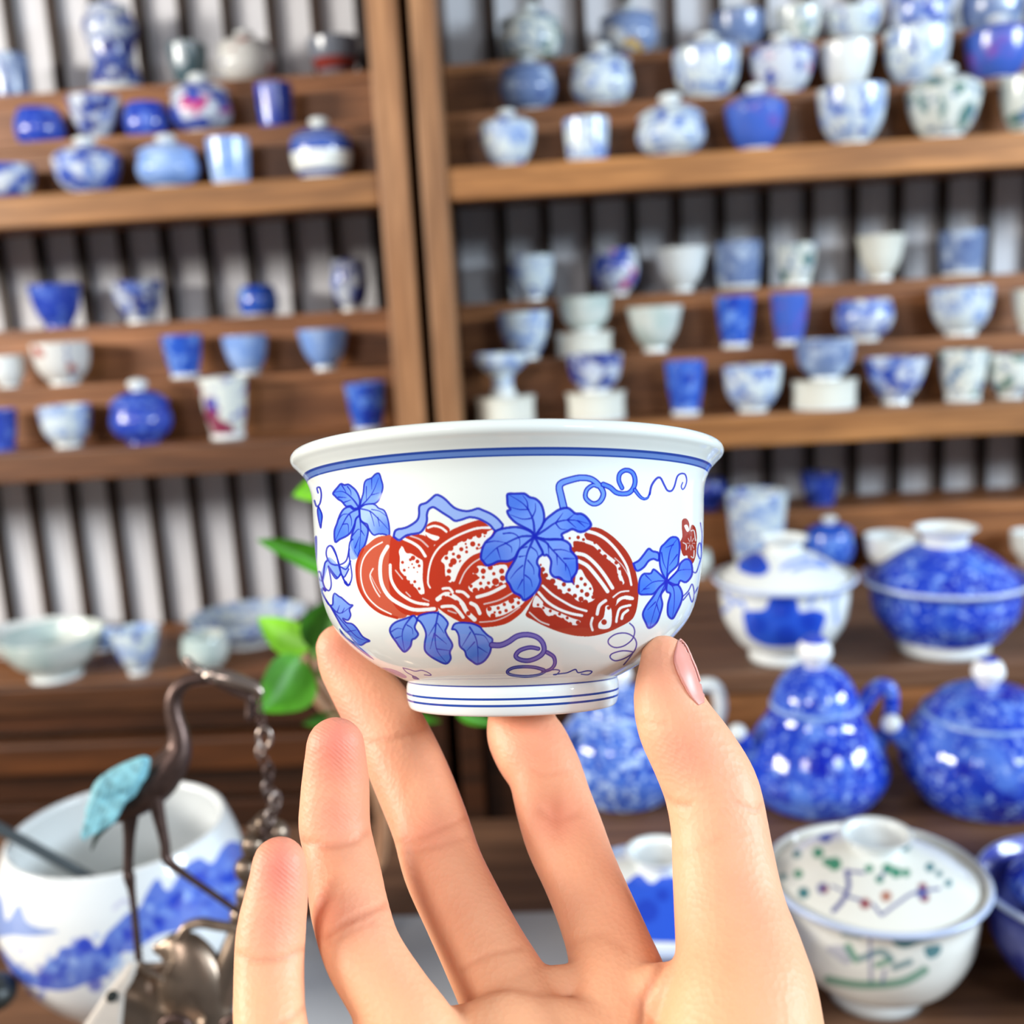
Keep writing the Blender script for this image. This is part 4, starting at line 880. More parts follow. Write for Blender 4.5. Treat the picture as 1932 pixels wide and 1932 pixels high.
for P in ([(590, 430), (640, 540)], [(520, 700), (600, 800)], [(640, 950), (690, 1000)], [(830, 1020), (900, 1050)]): W(Cc, P, 2.4, .6)
# large pomegranate in the middle
cv.fill(Cc([(1490, 130), (1400, 145), (1250, 200), (1130, 260), (1010, 370), (920, 480), (870, 600), (850, 740), (860, 860), (890, 960), (940, 1060), (1030, 1150), (1130, 1220), (1240, 1280), (1360, 1330), (1500, 1350), (1650, 1340), (1800, 1300), (1930, 1210), (2000, 1130), (2095, 990), (2050, 900), (1900, 600), (1700, 300), (1620, 225), (1550, 170)]), RED)
W(Cc, [(1600, 215), (1450, 222), (1300, 272), (1150, 345), (1020, 440), (940, 560), (900, 700), (890, 840), (915, 900)], 5, we=3)
cv.fill(Cc([(1640, 240), (1540, 270), (1380, 330), (1220, 400), (1100, 510), (1040, 590), (1080, 640), (1090, 760), (1150, 840), (1220, 700), (1300, 600), (1400, 500), (1500, 430), (1560, 380)]), WH)
dots(Cc, 6.04, [(1300, 340, 36), (1370, 320, 30), (1470, 300, 32), (1540, 270), (1200, 390, 30), (1150, 450, 30), (1090, 500, 30), (1270, 460), (1330, 440, 14), (1400, 400, 30), (1180, 515, 18), (1240, 545, 26), (1100, 560, 22), (1180, 600, 38), (1150, 640, 26), (1130, 710, 26), (1120, 790, 32), (1535, 312, 10), (1470, 410, 16), (1320, 400, 12), (1330, 490, 18), (1450, 450, 16), (1260, 600, 18)], 24)
W(Cc, [(1500, 470), (1380, 520), (1280, 610), (1220, 710), (1180, 810)], 6.5); W(Cc, [(1500, 560), (1400, 620), (1310, 720), (1250, 850)], 2.8, .7)
cv.fill(Cc([(1460, 650), (1580, 660), (1780, 640), (1790, 800), (1760, 850), (1600, 900), (1500, 920), (1400, 950), (1350, 890), (1420, 830), (1480, 780), (1400, 740)]), WH)
dots(Cc, 6.04, [(1430, 700, 40), (1520, 710, 30), (1600, 668, 30), (1730, 710, 30), (1640, 740), (1520, 780), (1420, 780, 40), (1740, 790, 32), (1660, 830, 40), (1580, 845), (1490, 850), (1560, 905, 26), (1430, 930, 32), (1500, 925, 28), (1380, 880, 20), (1640, 900, 30), (1720, 860, 26)], 20)
W(Cc, [(1450, 1005), (1600, 960), (1760, 880)], 6.5); W(Cc, [(1530, 1085), (1700, 1040), (1850, 960)], 3, .6)
cv.fill(Cc([(1560, 1130), (1700, 1090), (1830, 1030), (1920, 1010), (2020, 985), (1970, 1080), (1850, 1160), (1720, 1220), (1590, 1230)]), WH)
dots(Cc, 6.04, [(1590, 1140, 26), (1690, 1130), (1760, 1090), (1840, 1045, 34), (1780, 1160), (1710, 1180), (1630, 1220, 30), (1860, 1120), (1920, 1070), (1930, 1010, 20), (1650, 1180, 14)], 20)
W(Cc, [(1060, 910), (1130, 905), (1170, 950)], 5); W(Cc, [(1220, 940), (1290, 950), (1350, 1000)], 5.5)
W(Cc, [(1000, 1030), (1100, 970), (1200, 1010), (1280, 1080), (1330, 1170), (1420, 1260)], 8.5)
dots(Cc, 6.04, [(1070, 1012, 26), (1215, 1075, 34), (1350, 1190, 26), (1150, 975, 16)], 22)
W(Cc, [(1050, 1115), (1170, 1110), (1240, 1170), (1290, 1235)], 6); W(Cc, [(1120, 1160), (1210, 1190)], 3, .5); W(Cc, [(1380, 1075), (1440, 1110), (1480, 1190)], 7)
W(Cc, [(1480, 1290), (1650, 1275), (1800, 1215), (1935, 1120)], 2.6, .6)
# right pomegranate
cv.fill(Dd([(1040, 260), (1100, 240), (1200, 260), (1330, 340), (1440, 440), (1540, 560), (1610, 690), (1660, 850), (1690, 1050), (1675, 1250), (1640, 1380), (1580, 1460), (1420, 1550), (1250, 1620), (1050, 1660), (850, 1650), (650, 1600), (450, 1520), (320, 1450), (220, 1390), (260, 1290), (350, 1100), (420, 950), (400, 800), (600, 500), (850, 380)]), (160, 48, 32))
R5 = (160, 48, 32)
cv.fill(Dd([(690, 330), (780, 270), (900, 290), (1000, 300), (980, 340), (1010, 430), (850, 420), (840, 500), (800, 470), (720, 400)]), WH); dots(Dd, 6.9, [(793, 383, 16), (903, 372, 24), (972, 400, 20)], 20, R5)
W(Dd, [(1020, 290), (1150, 330), (1280, 410), (1420, 560), (1540, 760), (1595, 990)], 6.5, we=4)
W(Dd, [(1010, 425), (1120, 470), (1220, 570), (1330, 660), (1420, 740), (1440, 850), (1480, 960)], 7, .95); dots(Dd, 6.9, [(1445, 780), (1485, 855), (1510, 910), (1450, 970, 34), (1340, 600, 30), (1250, 620, 28), (1180, 545, 22), (1300, 700, 30), (1400, 700, 26), (1400, 860, 26), (1120, 440, 20)], 22, R5)
W(Dd, [(1380, 640), (1480, 740), (1560, 880), (1590, 985)], 1.8, .7)
W(Dd, [(880, 580), (1000, 610), (1130, 720), (1250, 870), (1350, 1030)], 6.6); W(Dd, [(910, 680), (1020, 740), (1120, 850), (1220, 980), (1285, 1075)], 7)
cv.fill(Dd([(880, 830), (940, 790), (1000, 890), (1070, 980), (1100, 1060), (1090, 1110), (1120, 1170), (1040, 1220), (950, 1210), (880, 1190), (800, 1110), (700, 1100), (620, 1020), (540, 930), (480, 900), (410, 750), (400, 650), (450, 600), (540, 650), (560, 850), (660, 930), (800, 950), (850, 990)]), WH)
dots(Dd, 6.9, [(943, 910), (993, 985), (893, 1010), (950, 1070), (1018, 1115, 32), (785, 1055), (717, 985, 28), (860, 1133, 28), (940, 1175, 34), (995, 1220, 38), (415, 730, 14), (440, 790, 32), (480, 865, 32), (570, 945, 38), (610, 1020), (1060, 1040, 18), (660, 1080, 36), (760, 1120, 30), (900, 1230, 26), (1100, 1150, 26)], 24, R5)
W(Dd, [(440, 1000), (560, 1110), (700, 1200), (850, 1280), (1010, 1330)], 4.4); W(Dd, [(390, 1090), (500, 1210), (640, 1300), (800, 1360), (950, 1390)], 5.2)
cv.fill(Dd([(350, 1130), (440, 1210), (450, 1260), (560, 1310), (680, 1360), (820, 1420), (930, 1460), (900, 1510), (820, 1510), (740, 1450), (600, 1390), (500, 1390), (420, 1290), (310, 1270)]), WH, .9); dots(Dd, 6.9, [(380, 1250, 18), (900, 1480, 28), (600, 1400, 26), (700, 1445, 26), (540, 1330, 20), (660, 1370, 20), (800, 1500, 26), (450, 1290, 18), (760, 1420, 20)], 22, R5)
W(Dd, [(270, 1350), (400, 1460), (520, 1510)], 3, .7); W(Dd, [(1260, 1195), (1180, 1260), (1150, 1370)], 6, .9); W(Dd, [(1090, 1420), (1070, 1500), (1090, 1580)], 4.5, .9); W(Dd, [(1360, 1150), (1450, 1085), (1560, 1070)], 3, .9)
cv.fill(Dd([(1400, 1240), (1420, 1170), (1520, 1130), (1620, 1150), (1610, 1190), (1480, 1180), (1390, 1260)]), WH); W(Dd, [(1580, 1255), (1450, 1295), (1410, 1400), (1400, 1470)], 4.6); W(Dd, [(1550, 1320), (1490, 1370), (1470, 1430)], 5)
cv.fill(Dd([(1260, 1270), (1300, 1260), (1340, 1340), (1320, 1540), (1180, 1560), (1170, 1490), (1230, 1420), (1250, 1340)]), WH); dots(Dd, 6.9, [(1240, 1475, 36), (1300, 1290, 24)], 30, R5)
cv.fill(br, (134, 164, 224), .95, n=4); cv.stroke(br+[br[0]], 2.8, BK, .95, 4)
# leaf in the middle
t1 = [(1110, 480), (1080, 350), (1058, 240), (1085, 190), (1180, 155), (1300, 130), (1420, 145), (1510, 215), (1560, 310), (1520, 400), (1440, 425), (1360, 360), (1370, 270), (1440, 215), (1500, 230)]
cv.band(B(t1), 15.5, BK, (106, 146, 222), 2.4, 8)
cv.band(G([(-10, 290), (60, 320), (120, 370), (190, 385), (255, 372), (300, 315), (312, 240), (285, 170), (220, 145), (160, 180), (148, 250), (180, 325)]), 10.5, BK, (84, 128, 216), 2.2, 9)
cv.band(G([(310, 345), (360, 410), (400, 435), (440, 425), (462, 375)]), 8, BK, (84, 128, 216), 2.2, 3)
cv.stroke(G([(460, 390), (480, 300), (530, 230), (570, 225), (610, 300), (640, 350), (680, 355), (710, 310), (740, 210), (780, 180), (820, 190), (835, 250), (820, 310), (795, 340), (780, 310), (795, 270)]), 2.8, BK, .95, 8, 2.2)
lobe(B, [(775, 800), (850, 690), (900, 610), (970, 550), (1060, 490), (1160, 475), (1240, 535), (1310, 540), (1370, 580), (1420, 655), (1400, 700), (1340, 740), (1280, 745), (1210, 715), (1150, 740), (1085, 775), (1090, 830), (900, 830)], (1350, 660), 3)
lobe(B, [(775, 800), (740, 740), (650, 690), (560, 640), (490, 570), (465, 510), (500, 490), (470, 440), (465, 380), (470, 315), (560, 310), (660, 310), (720, 350), (790, 370), (850, 430), (880, 520), (885, 610), (860, 680), (840, 710)], (520, 370), 3)
lobe(B, [(775, 800), (900, 830), (1090, 835), (1180, 890), (1190, 960), (1250, 1030), (1260, 1100), (1255, 1200), (1200, 1280), (1200, 1310), (1120, 1310), (1060, 1265), (1000, 1260), (955, 1200), (965, 1080), (920, 1010), (870, 1000)], (1230, 1180), 3)
lobe(B, [(775, 800), (830, 900), (870, 990), (820, 1040), (805, 1100), (835, 1160), (830, 1240), (842, 1314), (780, 1437), (662, 1524), (614, 1472), (535, 1428), (490, 1340), (455, 1290), (460, 1220), (520, 1120), (570, 1030), (600, 930), (680, 860)], (662, 1470), 3)
lobe(B, [(775, 800), (740, 750), (660, 710), (560, 690), (430, 705), (340, 735), (290, 800), (220, 860), (180, 940), (165, 1040), (190, 1080), (230, 1125), (290, 1115), (370, 1080), (470, 1080), (550, 1040), (600, 950), (700, 860)], (240, 1060), 3)
veins(B, [[(775, 800), (765, 640), (720, 520), (640, 420), (480, 320)], [(700, 490), (690, 400), (640, 330)], [(755, 570), (785, 500), (785, 420)], [(710, 490), (600, 490), (490, 460)], [(740, 590), (640, 600), (500, 550)]], 2, 3.4)
veins(B, [[(775, 800), (900, 720), (1020, 640), (1150, 610), (1270, 620), (1410, 660)], [(1020, 640), (1100, 530)], [(1150, 610), (1230, 540)], [(1020, 650), (1070, 710), (1150, 720)], [(1150, 610), (1250, 700)], [(1270, 620), (1350, 690)]], 2, 3.2)
veins(B, [[(790, 810), (900, 860), (960, 930), (1080, 1060), (1160, 1160), (1200, 1310)], [(930, 880), (940, 1020)], [(1000, 950), (1100, 950), (1190, 980)], [(1110, 1050), (1250, 1050)], [(1030, 1000), (1035, 1120)], [(1130, 1110), (1130, 1190)], [(1200, 1310), (1235, 1350)]], 2, 3.2)
veins(B, [[(775, 800), (730, 900), (690, 1000), (660, 1160), (655, 1300), (662, 1520)], [(740, 920), (800, 970), (820, 1050)], [(690, 915), (620, 940), (590, 1000)], [(600, 1030), (680, 1015)], [(700, 1070), (760, 1150), (770, 1230)], [(640, 1130), (570, 1190), (500, 1280)], [(670, 1240), (730, 1290), (750, 1370)], [(640, 1290), (580, 1400)]], 2, 3.4)
veins(B, [[(760, 795), (620, 800), (440, 880), (330, 940), (190, 1080)], [(420, 765), (520, 760), (590, 800), (610, 870), (590, 960)], [(440, 870), (510, 920), (515, 980)], [(220, 870), (320, 850), (430, 865)], [(350, 930), (390, 1060)]], 2, 3.2)
# red blossom and leaf at the right
lobe(G, [(295, 1090), (350, 1060), (400, 1000), (450, 940), (490, 965), (550, 985), (550, 1060), (500, 1045), (450, 1065), (400, 1130), (330, 1165)], None, 2.6, (84, 128, 216))
RF = (150, 44, 34)
cv.fill(G([(790, 650), (830, 635), (860, 680), (865, 760), (885, 700), (920, 720), (938, 800), (935, 900), (925, 1020), (890, 1095), (850, 1050), (840, 1010), (800, 1010), (775, 940), (765, 880), (790, 820), (785, 720)]), RF)
cv.fill(G([(810, 710), (840, 700), (860, 750), (840, 770)]), WH)
for P in ([(880, 760), (910, 760), (925, 860)], [(800, 880), (830, 900), (830, 950)], [(880, 1020), (905, 1030), (910, 960)]): cv.stroke(G(P), 2, WH, .7)
for k in range(8): a_ = k*math.pi/4; cv.stroke(G([(878+16*math.cos(a_), 885+22*math.sin(a_)), (878+40*math.cos(a_), 885+70*math.sin(a_))]), 1.2, WH, .6)
for P, tp in (([(640, 1270), (740, 1165), (770, 1090), (830, 1045), (880, 1080), (890, 1200), (830, 1280), (770, 1265), (740, 1310)], (850, 1120)), ([(635, 1270), (580, 1170), (560, 1060), (570, 940), (610, 890), (680, 825), (745, 835), (765, 920), (755, 1030), (740, 1110), (650, 1200)], (700, 860)), ([(630, 1265), (555, 1190), (500, 1150), (470, 1190), (400, 1195), (360, 1250), (350, 1340), (360, 1400), (440, 1405), (500, 1395), (560, 1330)], (380, 1360)), ([(630, 1275), (560, 1330), (500, 1420), (420, 1530), (390, 1610), (420, 1690), (455, 1745), (530, 1690), (570, 1590), (590, 1500), (575, 1410), (620, 1340)], (450, 1680)), ([(640, 1275), (690, 1310), (750, 1310), (790, 1390), (780, 1480), (730, 1590), (690, 1650), (645, 1610), (645, 1500), (670, 1400), (630, 1370)], (690, 1600))): lobe(G, P, tp, 2.4, (84, 128, 220))
veins(G, [[(635, 1270), (640, 1150), (670, 950), (740, 840)], [(640, 1270), (750, 1165), (880, 1150)], [(630, 1265), (490, 1280), (370, 1380)], [(630, 1275), (540, 1470), (460, 1740)], [(640, 1275), (700, 1340), (710, 1480), (690, 1640)], [(580, 980), (600, 1080), (630, 1150)], [(740, 1000), (660, 1110)], [(700, 900), (620, 930)], [(520, 1480), (440, 1560)], [(530, 1500), (560, 1600)], [(400, 1350), (460, 1340)], [(420, 1210), (480, 1270)]], 1.8, 2.4)
for P in ([(890, 1170), (930, 1180), (960, 1100), (985, 1000), (975, 890), (955, 900), (945, 980), (965, 1040)], [(985, 950), (990, 800), (975, 680)], [(790, 1430), (850, 1370), (890, 1300), (910, 1390), (890, 1480), (860, 1400)], [(800, 1460), (860, 1385)], [(910, 1400), (950, 1330)]): cv.stroke(G(P), 1.7, BK, .9)
# below the fruit
cv.stroke(Ff([(1760, 300), (1800, 340), (1810, 400), (1780, 470), (1700, 530), (1610, 545), (1550, 510), (1550, 460), (1620, 410), (1720, 400), (1800, 440), (1830, 510), (1800, 590), (1720, 650), (1620, 680), (1565, 650), (1580, 610), (1680, 580), (1770, 585), (1790, 600), (1750, 660), (1700, 720)]), 2.6, (52, 36, 150), .95)
BP = (92, 118, 204)
lobe(Ff, [(-40, 360), (0, 370), (30, 430), (40, 530), (90, 580), (110, 640), (170, 690), (220, 715), (290, 680), (345, 600), (360, 520), (370, 460), (320, 420), (270, 370), (240, 335), (150, 300), (0, 300)], (225, 690), 2.4)
lobe(Ee, [(1460, 580), (1500, 600), (1550, 680), (1570, 760), (1555, 850), (1555, 940), (1600, 1000), (1690, 1060), (1810, 1110), (1870, 1050), (1860, 970), (1890, 900), (1880, 850), (1830, 770), (1805, 710), (1820, 670), (1830, 600), (1700, 490), (1500, 520)], (1780, 1040), 2.4)
lobe(Ee, [(1400, 530), (1320, 560), (1210, 600), (1150, 650), (1130, 710), (1160, 780), (1210, 850), (1250, 910), (1310, 965), (1380, 900), (1400, 820), (1440, 800), (1475, 750), (1440, 690), (1435, 650), (1460, 580), (1430, 530)], (1310, 930), 2.4)
veins(Ee, [[(1400, 530), (1310, 650), (1280, 770), (1310, 960)], [(1150, 720), (1220, 680), (1290, 690)], [(1340, 640), (1400, 680), (1410, 750)], [(1200, 800), (1280, 770)]], 1.6, 2.4)
veins(Ee, [[(1720, 480), (1690, 640), (1680, 800), (1710, 960), (1830, 1110)], [(1690, 620), (1600, 770)], [(1710, 620), (1790, 740)], [(1670, 740), (1620, 930)], [(1690, 760), (1820, 870)], [(1700, 930), (1860, 950)]], 1.6, 2.4)
veins(Ff, [[(140, 340), (190, 420), (220, 530), (225, 710)], [(150, 390), (60, 540)], [(200, 410), (290, 430), (340, 510)], [(190, 490), (110, 580)], [(225, 540), (320, 600)]], 1.6, 2.4)
VB = (74, 66, 160)
cv.band(Ff([(365, 520), (450, 522), (530, 490), (620, 432), (720, 415), (820, 440), (880, 500), (892, 580), (840, 640), (740, 678), (650, 668), (606, 630), (650, 575), (750, 545), (835, 558)]), 11.5, (50, 38, 150), (110, 106, 186), 2.2, 8)
cv.band(Ff([(925, 595), (990, 640), (1002, 710), (960, 765), (880, 790)]), 8.5, (50, 38, 150), (116, 100, 174), 2.2, 6)
cv.band(Ff([(890, 772), (800, 747), (690, 740), (580, 752), (522, 790), (560, 822), (700, 838), (830, 824), (905, 790)]), 7, (34, 38, 140), (92, 100, 182), 2, 5)
cv.stroke(Ff([(900, 790), (990, 770), (1050, 780), (1020, 818), (990, 820), (1060, 810), (1130, 800), (1210, 768), (1240, 800), (1330, 782), (1378, 790), (1340, 820), (1270, 815)]), 2.4, (34, 38, 150))
lobe(Ee, [(400, 400), (435, 390), (440, 300), (460, 255), (510, 290), (540, 305), (580, 340), (640, 390), (680, 400), (640, 450), (655, 520), (620, 580), (560, 560), (600, 610), (670, 625), (730, 680), (800, 780), (885, 830), (840, 850), (780, 885), (720, 860), (640, 760), (560, 680), (490, 560), (430, 450)], (800, 830), 2)
veins(Ee, [[(400, 400), (480, 480), (550, 490), (660, 410)], [(490, 480), (520, 400)], [(550, 490), (580, 430)], [(440, 460), (600, 650), (740, 790), (870, 830)], [(620, 720), (720, 700)]], 1.6, 2.2)
cv.stroke(Ee([(285, 200), (340, 310), (400, 400)]), 2, BK); cv.stroke(Ee([(300, 230), (318, 195), (345, 220)]), 3, BK)
cv.fill(Ee([(520, 680), (600, 780), (700, 850), (830, 960), (940, 1060), (860, 1020), (740, 930), (620, 830), (540, 750)]), (44, 66, 170))
cv.fill(Ee([(1030, 1160), (1120, 1165), (1230, 1200), (1330, 1260), (1310, 1285), (1200, 1250), (1100, 1200)]), (130, 90, 170), .8)
for P in ([(1290, 1160), (1370, 1180), (1440, 1200), (1520, 1190), (1600, 1220), (1630, 1250), (1550, 1245)], [(1290, 1160), (1330, 1210), (1420, 1260)]): cv.stroke(Ee(P), 1.8, (60, 50, 150))
cv.fill(Ee([(1400, 1255), (1450, 1265), (1490, 1300), (1420, 1295)]), (52, 64, 150))
# roughen the overglaze reds a little at the edge is left to the brush outlines; lay the drawing round the bowl
bim = bake('bowl_paint', cv, pr, v, (bo, xc, yc, zc), (220, 227, 223), 4096, 1600, 0, vo*.97, [(zi(49.5), zi(52.5), (48, 62, 150)), (zi(421), zi(429), (96, 128, 190)), (zi(419.5), zi(422.5), LN), (zi(429), zi(432.5), LN)], True)
mb = painted('bowl_glaze', bim, .06, .3)
mobj('body', V, F, mb, bow, UV=UV)
# ------------------------------------------------------------------ the hand
def limb(pts, seg=26, n=7, th=.86):
    """pts (x, y, half width, D[, thickness]) along one finger: an elliptic loft with rounded ends"""
    Q = cat([(p[0], p[1], p[2], p[3], p[4] if len(p) > 4 else th) for p in pts], n)
    P = np.array([atD(q[0], q[1], q[3]) for q in Q]); R = Q[:, 2]*Q[:, 3]/FPX; R2 = R*Q[:, 4]
    P, R, R2 = capped(P, R, R2, 6)
    return tube(P, R, seg, R2, side=FW)
parts = [
 # little finger
 limb([(527, 1630, 52, .1965), (523, 1680, 59, .196), (512, 1755, 66, .195), (508, 1838, 67, .1925), (510, 1930, 70, .188), (530, 2030, 77, .1845), (600, 2160, 92, .182), (760, 2330, 100, .180), (940, 2480, 105, .178)]),
 # ring finger
 limb([(633, 1408, 56, .2165), (633, 1474, 64, .217), (631, 1555, 68, .216), (640, 1600, 67, .2145), (650, 1660, 72, .210), (660, 1717, 75, .2045), (685, 1798, 76, .197), (735, 1882, 79, .192), (795, 1985, 92, .188), (880, 2180, 104, .184), (1000, 2420, 108, .180)]),
 # middle finger
 limb([(640, 1222, 45, .2500), (652, 1252, 52, .2495), (678, 1290, 60, .248), (712, 1340, 68, .2455), (745, 1398, 71, .242), (779, 1474, 74, .237), (811, 1555, 74, .231), (836, 1636, 77, .224), (874, 1717, 79, .2165), (914, 1798, 83, .209), (958, 1885, 92, .202), (1000, 2000, 106, .194), (1050, 2200, 112, .187), (1090, 2420, 112, .182)]),
 # index finger
 limb([(984, 1362, 66, .2420), (988, 1385, 71, .240), (1006, 1418, 74, .2375), (1028, 1458, 71, .2345), (1044, 1514, 74, .231), (1066, 1579, 77, .2265), (1096, 1652, 74, .220), (1125, 1721, 76, .214), (1150, 1790, 82, .208), (1172, 1880, 98, .200), (1175, 1990, 110, .194), (1160, 2180, 114, .187), (1130, 2420, 114, .182)]),
 # thumb and its ball
 limb([(1253, 1243, 46, .2130), (1256, 1275, 57, .2125), (1261, 1320, 67, .212), (1277, 1368, 76, .211), (1312, 1428, 84, .2095), (1342, 1490, 90, .208), (1357, 1560, 92, .206), (1366, 1636, 98, .203), (1378, 1720, 107, .199), (1396, 1810, 124, .194), (1404, 1900, 145, .189), (1390, 2050, 170, .184), (1310, 2250, 190, .180), (1190, 2460, 170, .177)], th=.9),
 # heel of the palm, wrist and forearm
 limb([(960, 2030, 150, .190, .5), (1000, 2200, 220, .186, .55), (1050, 2420, 235, .180, .62), (1090, 2650, 215, .174, .7), (1120, 2950, 215, .168, .8), (1150, 3500, 300, .150, .9)], th=.6),
 # webs between the finger roots
 limb([(960, 1905, 62, .2015), (1060, 1880, 60, .2015), (1170, 1890, 62, .200)], 16, 5, .7),
 limb([(770, 1975, 66, .1895), (860, 1962, 64, .1935), (960, 1960, 66, .196)], 16, 5, .7),
 limb([(545, 2035, 76, .1855), (650, 2025, 78, .1865), (770, 2030, 80, .187)], 16, 5, .7),
 limb([(1180, 1915, 88, .198), (1262, 1902, 88, .194), (1350, 1910, 92, .190)], 18, 5, .6),
 limb([(900, 2010, 120, .1935, .5), (1050, 2010, 130, .1930, .5), (1200, 2060, 140, .190, .55)], 18, 5, .5),
]
bm = bmesh.new()
for V_, F_ in parts:
    vs = [bm.verts.new(tuple(q)) for q in V_]
    for f in F_:
        try: bm.faces.new([vs[i] for i in f])
        except ValueError: pass
bmesh.ops.recalc_face_normals(bm, faces=bm.faces)
me = bpy.data.meshes.new('hand'); bm.to_mesh(me); bm.free()
tmp = bpy.data.objects.new('hand', me); COL.objects.link(tmp)
m_ = tmp.modifiers.new('r', 'REMESH'); m_.mode = 'VOXEL'; m_.voxel_size = .00075; m_.use_smooth_shade = True
m_ = tmp.modifiers.new('s', 'SMOOTH'); m_.factor = .5; m_.iterations = 14
dg = bpy.context.evaluated_depsgraph_get(); me2 = bpy.data.meshes.new_from_object(tmp.evaluated_get(dg)); bpy.data.objects.remove(tmp)
n = len(me2.vertices); co = np.empty(n*3, np.float32); me2.vertices.foreach_get('co', co); co = co.reshape(-1, 3).astype(float)
nm = np.empty(n*3, np.float32); me2.vertices.foreach_get('normal', nm); nm = nm.reshape(-1, 3)
d = co-CAM; zz = d@FW; px = 966+FPX*(d@RT)/zz; py = 966-FPX*(d@UP)/zz; facing_ = -(nm*d).sum(1)/np.linalg.norm(d, axis=1)
def near(P, smooth=True):
    Q = cat(P, 6); best = np.full(n, 1e9); 
    for a, b in zip(Q[:-1], Q[1:]):
        e = b-a; t = np.clip(((px-a[0])*e[0]+(py-a[1])*e[1])/(e@e+1e-9), 0, 1); best = np.minimum(best, np.hypot(px-a[0]-t*e[0], py-a[1]-t*e[1]))
    return best
fr = np.clip(facing_*3, 0, 1)
off = np.zeros(n); red = np.zeros(n); dark = np.zeros(n)
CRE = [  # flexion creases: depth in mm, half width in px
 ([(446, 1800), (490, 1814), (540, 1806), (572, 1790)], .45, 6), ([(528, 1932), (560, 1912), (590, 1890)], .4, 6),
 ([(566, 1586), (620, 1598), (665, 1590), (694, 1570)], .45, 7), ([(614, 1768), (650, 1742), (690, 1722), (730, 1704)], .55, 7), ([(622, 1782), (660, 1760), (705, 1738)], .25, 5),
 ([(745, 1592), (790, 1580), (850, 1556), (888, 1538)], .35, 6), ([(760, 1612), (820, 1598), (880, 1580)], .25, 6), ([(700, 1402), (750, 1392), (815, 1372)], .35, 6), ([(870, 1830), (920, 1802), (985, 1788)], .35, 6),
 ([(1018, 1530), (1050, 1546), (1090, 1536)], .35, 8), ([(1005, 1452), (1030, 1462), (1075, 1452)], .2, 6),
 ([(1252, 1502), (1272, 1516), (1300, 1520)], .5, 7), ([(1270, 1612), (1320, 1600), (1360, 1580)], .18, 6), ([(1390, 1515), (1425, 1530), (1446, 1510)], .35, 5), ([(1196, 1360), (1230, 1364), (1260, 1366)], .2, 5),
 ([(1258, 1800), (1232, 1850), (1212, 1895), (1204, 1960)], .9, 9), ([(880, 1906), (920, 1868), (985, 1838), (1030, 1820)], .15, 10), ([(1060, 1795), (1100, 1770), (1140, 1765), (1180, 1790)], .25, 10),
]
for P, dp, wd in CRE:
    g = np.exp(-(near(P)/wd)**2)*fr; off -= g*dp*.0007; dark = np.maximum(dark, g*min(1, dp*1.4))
rs = np.random.RandomState(3)
for x, y, rx, ry, s_ in ((633, 1400, 60, 85, .95), (527, 1640, 52, 85, .95), (520, 1740, 55, 60, .45), (630, 1540, 55, 60, .45), (640, 1225, 70, 60, .45), (1262, 1260, 45, 70, .25), (1280, 1430, 60, 60, .5), (1050, 1545, 45, 45, .45), (820, 1570, 50, 40, .3), (665, 1730, 60, 40, .35), (1130, 1900, 120, 60, .1), (990, 1400, 70, 60, .35)):
    red = np.maximum(red, s_*np.exp(-((px-x)/rx)**2-((py-y)/ry)**2))
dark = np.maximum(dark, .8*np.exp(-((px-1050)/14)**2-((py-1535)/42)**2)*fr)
# fine skin lines across the thumb and the ball of the thumb
for q in range(46):
    y0 = 1330+q*6.2+rs.uniform(-2, 2); x0 = 1270+.45*(y0-1330)+rs.uniform(-30, 40); L = rs.uniform(30, 90)
    off -= np.exp(-(near([(x0, y0), (x0+L*.5, y0-2+rs.uniform(-3, 3)), (x0+L, y0+rs.uniform(-8, 2))])/2.2)**2)*fr*.00006
co = co+nm*off[:, None]
me2.vertices.foreach_set('co', co.astype(np.float32).ravel())
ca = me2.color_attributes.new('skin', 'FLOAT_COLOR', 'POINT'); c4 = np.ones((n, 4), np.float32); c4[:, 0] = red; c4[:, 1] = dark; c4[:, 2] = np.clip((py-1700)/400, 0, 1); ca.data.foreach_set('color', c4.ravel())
me2.polygons.foreach_set('use_smooth', [True]*len(me2.polygons)); me2.update()
m, N, L, b = newmat('skin', .5, .35)
at = N.new('ShaderNodeAttribute'); at.attribute_name = 'skin'; sp = N.new('ShaderNodeSeparateColor'); L.new(at.outputs['Color'], sp.inputs[0])
tc = N.new('ShaderNodeTexCoord').outputs['Object']
c = mixc(N, L, ramp(N, L, noise(N, L, tc, 90, 4), [(.3, 0), (.7, 1)]), lin((235, 168, 132)), lin((240, 177, 140)))
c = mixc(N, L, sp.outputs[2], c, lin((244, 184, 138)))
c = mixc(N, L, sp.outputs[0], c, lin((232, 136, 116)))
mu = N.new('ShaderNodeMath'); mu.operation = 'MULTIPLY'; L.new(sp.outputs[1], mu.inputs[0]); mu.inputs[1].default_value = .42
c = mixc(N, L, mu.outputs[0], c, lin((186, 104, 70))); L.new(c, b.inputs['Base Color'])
b.inputs['Subsurface Weight'].default_value = .22; b.inputs['Subsurface Radius'].default_value = (1, .35, .2); b.inputs['Subsurface Scale'].default_value = .004
bp = N.new('ShaderNodeBump'); bp.inputs['Strength'].default_value = .22; bp.inputs['Distance'].default_value = .0004
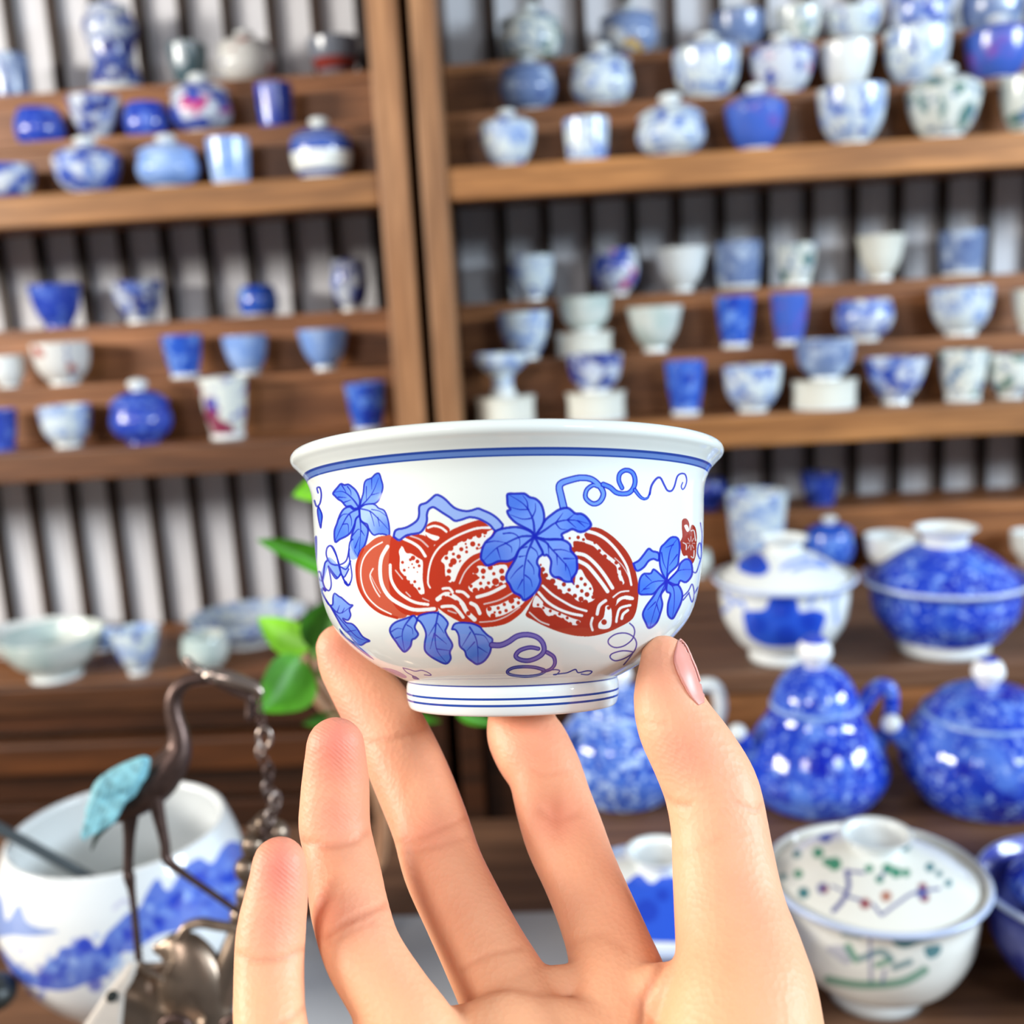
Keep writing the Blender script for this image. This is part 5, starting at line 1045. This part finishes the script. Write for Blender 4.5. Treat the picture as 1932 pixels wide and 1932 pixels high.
vn = N.new('ShaderNodeTexVoronoi'); vn.inputs['Scale'].default_value = 900; L.new(tc, vn.inputs['Vector']); L.new(vn.outputs['Distance'], bp.inputs['Height']); wv = N.new('ShaderNodeTexWave'); wv.inputs['Scale'].default_value = 560; wv.inputs['Distortion'].default_value = 5; wv.inputs['Detail'].default_value = 1; wv.inputs['Detail Scale'].default_value = .12; wv.bands_direction = 'DIAGONAL'; L.new(tc, wv.inputs['Vector'])
b2 = N.new('ShaderNodeBump'); b2.inputs['Distance'].default_value = .00025; L.new(wv.outputs['Fac'], b2.inputs['Height']); m2 = N.new('ShaderNodeMath'); m2.operation = 'MULTIPLY'; L.new(sp.outputs[0], m2.inputs[0]); m2.inputs[1].default_value = .22; L.new(m2.outputs[0], b2.inputs['Strength']); L.new(bp.outputs[0], b2.inputs['Normal'])
L.new(b2.outputs[0], b.inputs['Normal'])
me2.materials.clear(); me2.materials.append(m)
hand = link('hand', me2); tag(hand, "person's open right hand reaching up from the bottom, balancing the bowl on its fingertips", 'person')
# thumbnail, seen nearly edge on at the outer side of the tip
from mathutils.bvhtree import BVHTree
bt = BVHTree.FromPolygons([v.co for v in me2.vertices], [tuple(p.vertices) for p in me2.polygons])
lft = cat([(1280, 1206), (1271, 1240), (1275, 1262), (1285, 1285), (1300, 1312), (1318, 1331)], 6); rgt = cat([(1290, 1200), (1304, 1228), (1313, 1256), (1320, 1280), (1326, 1303), (1328, 1326)], 6)
V = []; F = []; m_ = 9; nn = len(lft); C_ = Vector(CAM)
for i in range(nn):
    e = math.sin(math.pi*min(1, max(0, (i+.5)/nn)))
    for k in range(m_):
        q = lft[i]+(rgt[i]-lft[i])*k/(m_-1)
        dv = Vector(ray(*q)).normalized(); h = bt.ray_cast(C_, dv)
        if h[0] is None: h = bt.find_nearest(Vector(atD(q[0], q[1], .2135)))
        V.append(np.array(h[0])+np.array(h[1])*(.00012+.0004*e))
for i in range(nn-1):
    for k in range(m_-1): F.append((i*m_+k, (i+1)*m_+k, (i+1)*m_+k+1, i*m_+k+1))
nail, N, L, b = newmat('nail', .38, .4); b.inputs['Base Color'].default_value = (*lin((222, 150, 136)), 1); b.inputs['Subsurface Weight'].default_value = .2; b.inputs['Subsurface Scale'].default_value = .002
no_ = mobj('thumbnail', V, F, nail, hand); so_ = no_.modifiers.new('t', 'SOLIDIFY'); so_.thickness = .0005; so_.offset = -1; no_['label'] = 'pink thumbnail'
